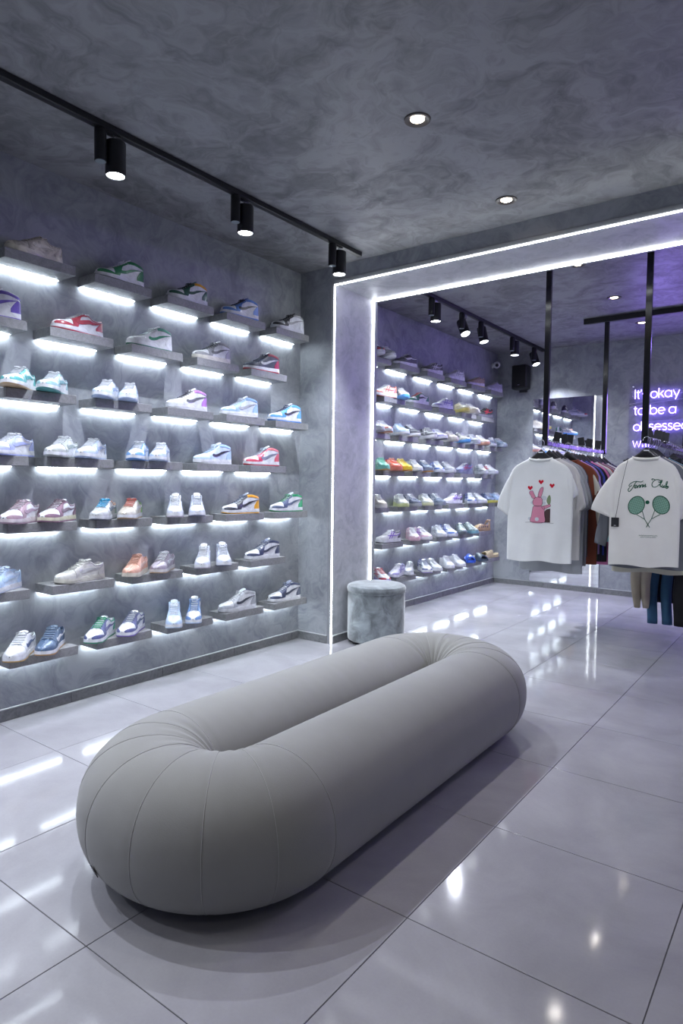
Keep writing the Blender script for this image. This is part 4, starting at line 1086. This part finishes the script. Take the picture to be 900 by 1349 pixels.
bunny = {
 'left_ear': [(158,392),(170,390),(176,402),(184,420),(172,426),(162,412),(155,400)],
 'right_ear': [(196,418),(198,396),(207,375),(217,372),(218,384),(214,402),(208,420)],
 'head': [(176,430),(188,420),(204,418),(214,428),(216,444),(212,458),(194,463),(178,458),(172,444)],
 'torso': [(178,462),(212,462),(224,466),(226,500),(226,538),(166,538),(168,508),(172,480)],
 'arm': [(214,464),(236,456),(250,452),(252,462),(240,468),(222,476)]}
def blob(n): return smooth(PP(bunny[n]), 4, True)
for u, v, s in ((222,424,13), (222,446,9), (170,446,8), (160,522,8)):
    pr.poly('cloud_print', smooth(PP([(u+s*math.cos(a), v+s*.9*math.sin(a)) for a in [2*PI*k/8 for k in range(8)]]), 2, True), INK['paleblue'], .0008)
pr.poly('leaf_print', smooth(PP([(238,420),(246,408),(252,418),(253,440),(248,454),(240,450),(234,436)]), 4, True), INK['green'], .0010)
pr.poly('box_print', PP([(226,488),(232,478),(240,474),(252,472),(252,538),(224,538)]), INK['brown'], .0010)
for n in ('left_ear', 'right_ear', 'torso', 'arm', 'head'):
    pr.poly('rabbit_print', blob(n), INK['pink'], .0018 if n != 'head' else .0024)
    pr.line('print_outline', [blob(n)], .0011, INK['outline'], .0022 if n != 'head' else .0028, True)
pr.poly('tail_print', smooth(PP([(193+9*math.cos(a), 524+9*math.sin(a)) for a in [2*PI*k/8 for k in range(8)]]), 3, True), INK['paleblue'], .0030)
pr.line('print_outline', [PP([(140, 541), (180, 538), (224, 539), (268, 541)])], .0010, INK['outline'], .0022)
hanger(-1.672, 4.690, .10, 'black wide hanger in the white rabbit tee', True)

# --- off-white tee with crossed rackets and script lettering
H2, SD2 = .662, 4.1
tb = tee_front('printed_tee', -.960, 4.690, .21, H2, SD2, OFFW, '', .215)
put('sleeve', MB().loft(sleeve_mesh(-1, (.335, 1.035), (.185, .972), .0, 2.0, w=.215), True, False).mesh('sleeve'), fab(OFFW), tb)
put('sleeve', MB().loft(sleeve_mesh(1, (.300, 1.03), (.215, .975), .06, 2.0, w=.215), True, False).mesh('sleeve'), fab(OFFW), tb)
put('neckband', neckband().mesh('neckband'), fab((.70,.69,.65)), tb)
tag(tb, 'off-white tee with green rackets and script lettering, front of the right rack', 't-shirt')
pr = Print(tb, H2, SD2, AMP, .215)
def px2(u, v): return ((u-738)*.00141+.024, 1.323-(v-268)*.00141)
def QQ(L_): return [px2(*q) for q in L_]
for cx, cy, rot, sgn in ((686, 447, 18, 1), (791, 443, -22, -1)):
    r_ = math.radians(rot)
    def el(rx, ry, n=28): return [(cx+rx*math.cos(q)*math.cos(r_)-ry*math.sin(q)*math.sin(r_)*-1*-1, cy+rx*math.cos(q)*math.sin(r_)*-1*-1+ry*math.sin(q)*math.cos(r_)) for q in [2*PI*k/n for k in range(n)]]
    pr.poly('racket_strings', QQ(el(33, 42)), INK['midgreen'], .0010)
    pr.line('racket_frame', [QQ(el(34, 43))], .0026, INK['darkgreen'], .0020, True)
    g = []
    for k in range(-3, 4):
        a = k/4*33; h = 42*math.sqrt(1-(k/4)**2)
        g.append(QQ([(cx+a*math.cos(r_)-f*h*math.sin(r_), cy+a*math.sin(r_)+f*h*math.cos(r_)) for f in (-1, 0, 1)]))
        b_ = k/4*42; w_ = 33*math.sqrt(1-(k/4)**2)
        g.append(QQ([(cx+f*w_*math.cos(r_)-b_*math.sin(r_), cy+f*w_*math.sin(r_)+b_*math.cos(r_)) for f in (-1, 0, 1)]))
    pr.line('racket_mesh', g, .0005, INK['darkgreen'], .0016)
    ex, ey = (746, 550) if sgn > 0 else (731, 550); nx, ny = (723, 512) if sgn > 0 else (752, 510)
    pr.line('racket_shaft', [QQ([(cx+sgn*2, cy+44), (nx, ny)]), QQ([(cx+sgn*26, cy+26), (nx, ny)]), QQ([(nx, ny), (ex, ey)])], .0020, INK['darkgreen'], .0020)
pr.poly('ball_print', QQ([(733+9*math.cos(2*PI*k/16), 432+9*math.sin(2*PI*k/16)) for k in range(16)]), INK['darkgreen'], .0016)
SCR = [  # script letters, drawn on the same sheet
 [(692,336),(676,334),(660,340),(651,350),(656,356),(664,350)], [(684,334),(676,346),(668,362),(660,374),(652,380),(648,370),(654,360)], [(692,336),(704,338),(712,332)],
 [(676,364),(682,358),(684,352),(678,352),(675,360),(679,366),(686,362),(690,354)], [(690,354),(688,366),(693,354),(698,352),(697,364),(702,360)], [(702,352),(700,364),(705,353),(710,351),(709,363),(714,358)],
 [(714,350),(712,361),(717,357)], [(715.5,344),(716,343.4)], [(717,357),(723,348),(721,355),(725,360),(718,362)],
 [(784,330),(776,326),(764,328),(752,340),(750,354),(758,362),(770,358),(780,348)], [(784,330),(788,334),(782,338),(776,336)], [(752,330),(748,326),(752,323),(764,328)],
 [(780,352),(790,338),(792,328),(788,330),(785,348),(787,358),(792,354)], [(794,347),(792,358),(796,361),(802,350),(800,360),(805,358)], [(806,358),(814,338),(814,331),(810,336),(808,358),(812,364),(818,358),(817,352),(811,354),(820,358)]]
for k, st in enumerate(SCR):
    if k in (0,): pass
for part_ in (SCR[:9], SCR[9:]):
    pr.line('script_word', [smooth(QQ([(u, v+4-((u-737)/90)**2*-6-6) for u, v in st]), 5) for st in part_], .0025, INK['darkgreen'], .0018)
dash = []
for row, (u0, u1, v) in enumerate(((701, 783, 589), (708, 777, 597))):
    u = u0
    while u < u1-3:
        l_ = random.choice((2.2, 3.0, 1.6)); dash.append(QQ([(u, v+1.2), (u, v-1.2)])); dash.append(QQ([(u, v+random.choice((-1.2, 1.2, 0))), (u+l_, v+random.choice((-1.2, 1.2)))])); u += l_+1.4
pr.line('small_print', dash, .0008, INK['darkgreen'], .0016)
hanger(-.960, 4.690, .21, 'black wide hanger in the off-white tennis tee', True)
t = empty('swing_tag', (-1.125, 4.63, 1.03))
put('cord', MB().tube([(.068, -.006, .355), (.03, -.015, .15), (.002, -.012, -.045)], .0016, 5), M['black'], t)
put('card', MB().rbox((-.026, -.014, -.108), (.024, -.010, -.045), .002), M['blackplastic'], t)
put('card_print', MB().rbox((-.008, -.0148, -.100), (.006, -.0140, -.097), .0002), M['white'], t)
tag(t, 'square black swing tag on a long cord beside the tennis tee', 'swing tag')

# --- the rest of the left rack, front to back
LR = [('tee','cotton_tee',.655,(.58,.57,.56),'pale greige tee right behind the rabbit tee','t-shirt'),
 ('tee','cotton_tee',.545,(.36,.38,.40),'long light grey tee showing below the rabbit tee','t-shirt'),
 ('tee','cotton_tee',.60,(.30,.31,.33),'mid grey tee, fourth on the left rack','t-shirt'),
 ('tee','cotton_tee',.66,(.05,.055,.06),'charcoal black tee, fifth on the left rack','t-shirt'),
 ('long','star_jersey',.60,(.20,.055,.03),'rust brown jersey with cream sleeves and brown star, left rack','jersey'),
 ('tee','cotton_tee',.64,(.36,.35,.37),'heather grey tee behind the rust jersey','t-shirt'),
 ('long','sweatshirt',.62,(.01,.13,.05),'dark green sweatshirt on the left rack','sweatshirt'),
 ('tee','cotton_tee',.66,(.48,.30,.66),'lilac tee behind the dark green sweatshirt','t-shirt'),
 ('long','hooded_top',.60,(.025,.025,.035),'black hooded top behind the lilac tee','sweatshirt'),
 ('tee','cotton_tee',.64,(.06,.09,.42),'royal blue tee, middle of the left rack','t-shirt'),
 ('long','sweatshirt',.58,(.03,.025,.03),'black sweatshirt, middle of the left rack','sweatshirt'),
 ('tee','cotton_tee',.55,(.66,.20,.42),'bright pink tee hanging lowest on the left rack','t-shirt'),
 ('long','sweatshirt',.60,(.04,.04,.055),'dark charcoal sweatshirt behind the pink tee','sweatshirt'),
 ('tee','cotton_tee',.63,(.62,.60,.58),'cream tee toward the rear of the left rack','t-shirt'),
 ('long','sweatshirt',.60,(.30,.08,.05),'brick red sweatshirt toward the rear of the left rack','sweatshirt'),
 ('tee','cotton_tee',.62,(.10,.11,.13),'slate tee behind the brick red sweatshirt, left rack','t-shirt'),
 ('tee','cotton_tee',.62,(.62,.30,.36),'coral pink tee toward the rear of the left rack','t-shirt'),
 ('long','sweatshirt',.60,(.03,.03,.04),'black sweatshirt fourth from the rear pole, left rack','sweatshirt'),
 ('tee','cotton_tee',.63,(.60,.60,.60),'white tee third from the rear pole, left rack','t-shirt'),
 ('long','sweatshirt',.60,(.10,.07,.06),'dark brown sweatshirt second from the rear pole, left rack','sweatshirt'),
 ('tee','cotton_tee',.62,(.05,.05,.09),'navy black tee next to the rear pole, left rack','t-shirt')]
rnd = random.Random(3)
for k, (kind, nm, hem, col, lb, ct) in enumerate(LR):
    y = 4.800+k*.0715+(.006 if nm == 'star_jersey' else 0); x = (-1.600 if nm == 'star_jersey' else -1.645)+rnd.uniform(-.010, .012); rz = .09-.003*k+rnd.uniform(-.008, .008)
    sc = (.60,.58,.50) if nm == 'star_jersey' else None
    g = garment(nm, kind, x, y, rz, hem, 1.0, col, lb, ct, sc, group='clothes on the left rack')
    if nm == 'star_jersey':
        for s, dist in ((1, .10),):
            me = MB(); a0 = math.radians(68)
            cx, cz = s*(.223-.030+.115*math.cos(a0)), 1.217-.115*math.sin(a0)
            ring = [(cx+(.050 if q % 2 == 0 else .021)*math.sin(q*PI/5), -.036, cz+(.050 if q % 2 == 0 else .021)*math.cos(q*PI/5)) for q in range(10)]
            ring2 = [(a, -.030, c) for a, b_, c in ring]
            put('star_patch', me.loft([ring2, ring], True, True), fab((.16,.05,.03)), g)
    hanger(x, y+.004, rz, 'black hanger carrying the '+lb.split(',')[0])
# --- right rack
RRK = [('long','knit_cardigan',.64,(.16,.17,.19),'dark grey cardigan right behind the tennis tee','cardigan'),
 ('tee','cotton_tee',.60,(.62,.61,.50),'cream yellow tee showing below the tennis tee','t-shirt'),
 ('tee','cotton_tee',.62,(.025,.025,.03),'black tee, fourth on the right rack','t-shirt'),
 ('long','sweatshirt',.60,(.20,.42,.50),'aqua blue sweatshirt on the right rack','sweatshirt')]
for k, (kind, nm, hem, col, lb, ct) in enumerate(RRK):
    y = 4.780+k*.074; x = -.955; rz = .21-.03*k
    garment(nm, kind, x, y, rz, hem, float((k+1) % 4), col, lb, ct, group='clothes on the right rack')
    hanger(x, y+.004, rz, 'black hanger carrying the '+lb.split(',')[0])
def trousers(name, x, y, rz, zb, col, label, wid=.16, puff=.0, k=0):
    """trousers clipped by the waist, both legs hanging down side by side"""
    t = empty(name, (x, y, 0), rz); f = fabric('trouser_cloth', col, .85, 320, .12, .05)
    for s in (-1, 1):
        rings = []
        for q in range(26):
            h = q/25; z = 1.20-(1.20-zb)*h; w = (wid*.56)*(1-.22*h)*(1+puff*math.sin(PI*h)**2*.4); d = .032+.012*puff*math.sin(h*9)
            if puff and h > .9: w *= 1-(h-.9)*3.2; d *= 1-(h-.9)*2
            cx = s*(wid*.46+.012*h)*(1 if not puff else 1-.35*h)
            rings.append([(cx+w*math.cos(a)+.006*math.sin(h*14+k), (d+.004*math.sin(h*23+3*math.cos(a)))*math.sin(a)+s*.006, z) for a in [2*PI*j/22 for j in range(22)]])
        rings.append([(cx+(px-cx)*.85, py*.7, pz+.0) for px, py, pz in rings[-1]]); rings.append([(a, b, c+.03) for a, b, c in rings[-1]])
        put('leg', MB().loft(rings, True, False).mesh('leg'), f, t)
    rings = []
    for q in range(10):
        h = q/9; z = 1.36-.18*h; w = wid*(.86+.16*h)
        rings.append([(w*math.cos(a), (.030+.008*h)*math.sin(a), z) for a in [2*PI*j/28 for j in range(28)]])
    put('seat', MB().loft(rings, True, False).mesh('seat'), f, t)
    wb_ = MB().loft([[(wid*.87*math.cos(a), .033*math.sin(a), z) for a in [2*PI*j/28 for j in range(28)]] for z in (1.325, 1.365)], True, False)
    put('waistband', wb_, f, t)
    tag(t, label, 'trousers', 'trousers on the right rack'); return t
def clip_hanger(x, y, rz, label):
    t = empty('clip_hanger', (x, y, 0), rz); put('hook', hook_me, M['chrome'], t)
    put('bar', MB().tube([(-.15, 0, 1.385), (-.08, 0, 1.400), (0, 0, 1.412), (.08, 0, 1.400), (.15, 0, 1.385)], .006, 8), M['blackplastic'], t)
    for s in (-1, 1): put('clip', MB().rbox((s*.11-.014, -.038, 1.352), (s*.11+.014, .038, 1.400), .003), M['blackplastic'], t)
    tag(t, label, 'hanger', 'black hangers on the racks')
for x, y, zb, col, lb, wd, pf in ((-1.054, 5.13, .305, (.46,.40,.31), 'beige cargo trousers with gathered cuffs on the right rack', .068, 1.0),
                              (-.944, 5.22, .185, (.05,.125,.22), 'blue denim jeans hanging longest on the right rack', .080, 0),
                              (-.715, 5.13, .205, (.015,.015,.018), 'black trousers on the right rack, cut by the frame', .12, 0),
                              (-.93, 5.33, .33, (.02,.02,.024), 'black trousers behind the blue jeans', .12, 0)):
    trousers('jeans' if 'jeans' in lb else 'trousers', x, y, .05, zb, col, lb, wd, pf)
    clip_hanger(x, y, .05, 'black clip hanger holding the '+' '.join(lb.split()[:3]))
for k, (col, lb, kind) in enumerate((((.30,.30,.32), 'grey sweatshirt in the middle of the right rack', 'long'), ((.45,.44,.42), 'stone tee toward the rear of the right rack', 'tee'),
        ((.05,.06,.10), 'navy sweatshirt toward the rear of the right rack', 'long'), ((.03,.03,.035), 'black tee third from the rear of the right rack', 'tee'),
        ((.28,.24,.20), 'taupe sweatshirt second from the rear of the right rack', 'long'), ((.55,.55,.56), 'white tee last on the right rack', 'tee'))):
    y = 5.60+k*.105; garment('sweatshirt' if kind == 'long' else 'cotton_tee', kind, -.95, y, .04, .63, float(k % 4), col, lb, 'sweatshirt' if kind == 'long' else 't-shirt', group='clothes on the right rack')
    hanger(-.95, y+.004, .04, 'black hanger carrying the '+lb.split(' in ')[0].split(' toward')[0].split(' third')[0].split(' second')[0].split(' last')[0]+', right rack')

# --- black price cards standing up from the rails
CARDS = [(-1.665, 4.98, .25, 'first'), (-1.665, 5.22, -.2, 'second'), (-1.665, 5.31, .1, 'third'), (-1.665, 5.66, -.15, 'fourth'), (-1.665, 5.83, .2, 'fifth'), (-1.665, 5.90, -.3, 'sixth'), (-1.665, 6.12, .1, 'seventh'),
         (-.985, 4.93, -.25, 'first'), (-.985, 5.12, .2, 'second'), (-.985, 5.30, 0, 'third'), (-.985, 5.42, .1, 'fourth')]
for x, y, tl, o_ in CARDS:
    t = empty('price_card', (x, y, RZ+.015), .25)
    c_ = put('card', MB().rbox((-.026, -.0025, .012), (.026, .0025, .085), .002), M['black'], t, (0, 0, 0), (0, tl, 0))
    put('clip', MB().rbox((-.012, -.006, 0), (.012, .006, .016), .001), M['blackplastic'], t)
    tag(t, '%s dark price card from the front, standing on the %s rail' % (o_, 'left' if x < -1.2 else 'right'), 'price card', 'price cards on the rails')

# --- unseen violet tube, added high on the rear wall to tint the back room
t = empty('added_neon_tube', (.9, YE, 2.69), -PI/2)
put('glass_tube', MB().tube([(.03, -1.1, 0), (.03, .6, 0)], .014, 10), M['added_violet_tube'], t)
for y in (-1.0, .5): put('holder', MB().rbox((0, y-.01, -.015), (.045, y+.01, .015), .002), M['white'], t)
tag(t, 'added violet tube under the ceiling on the rear wall, outside the frame', 'added light')
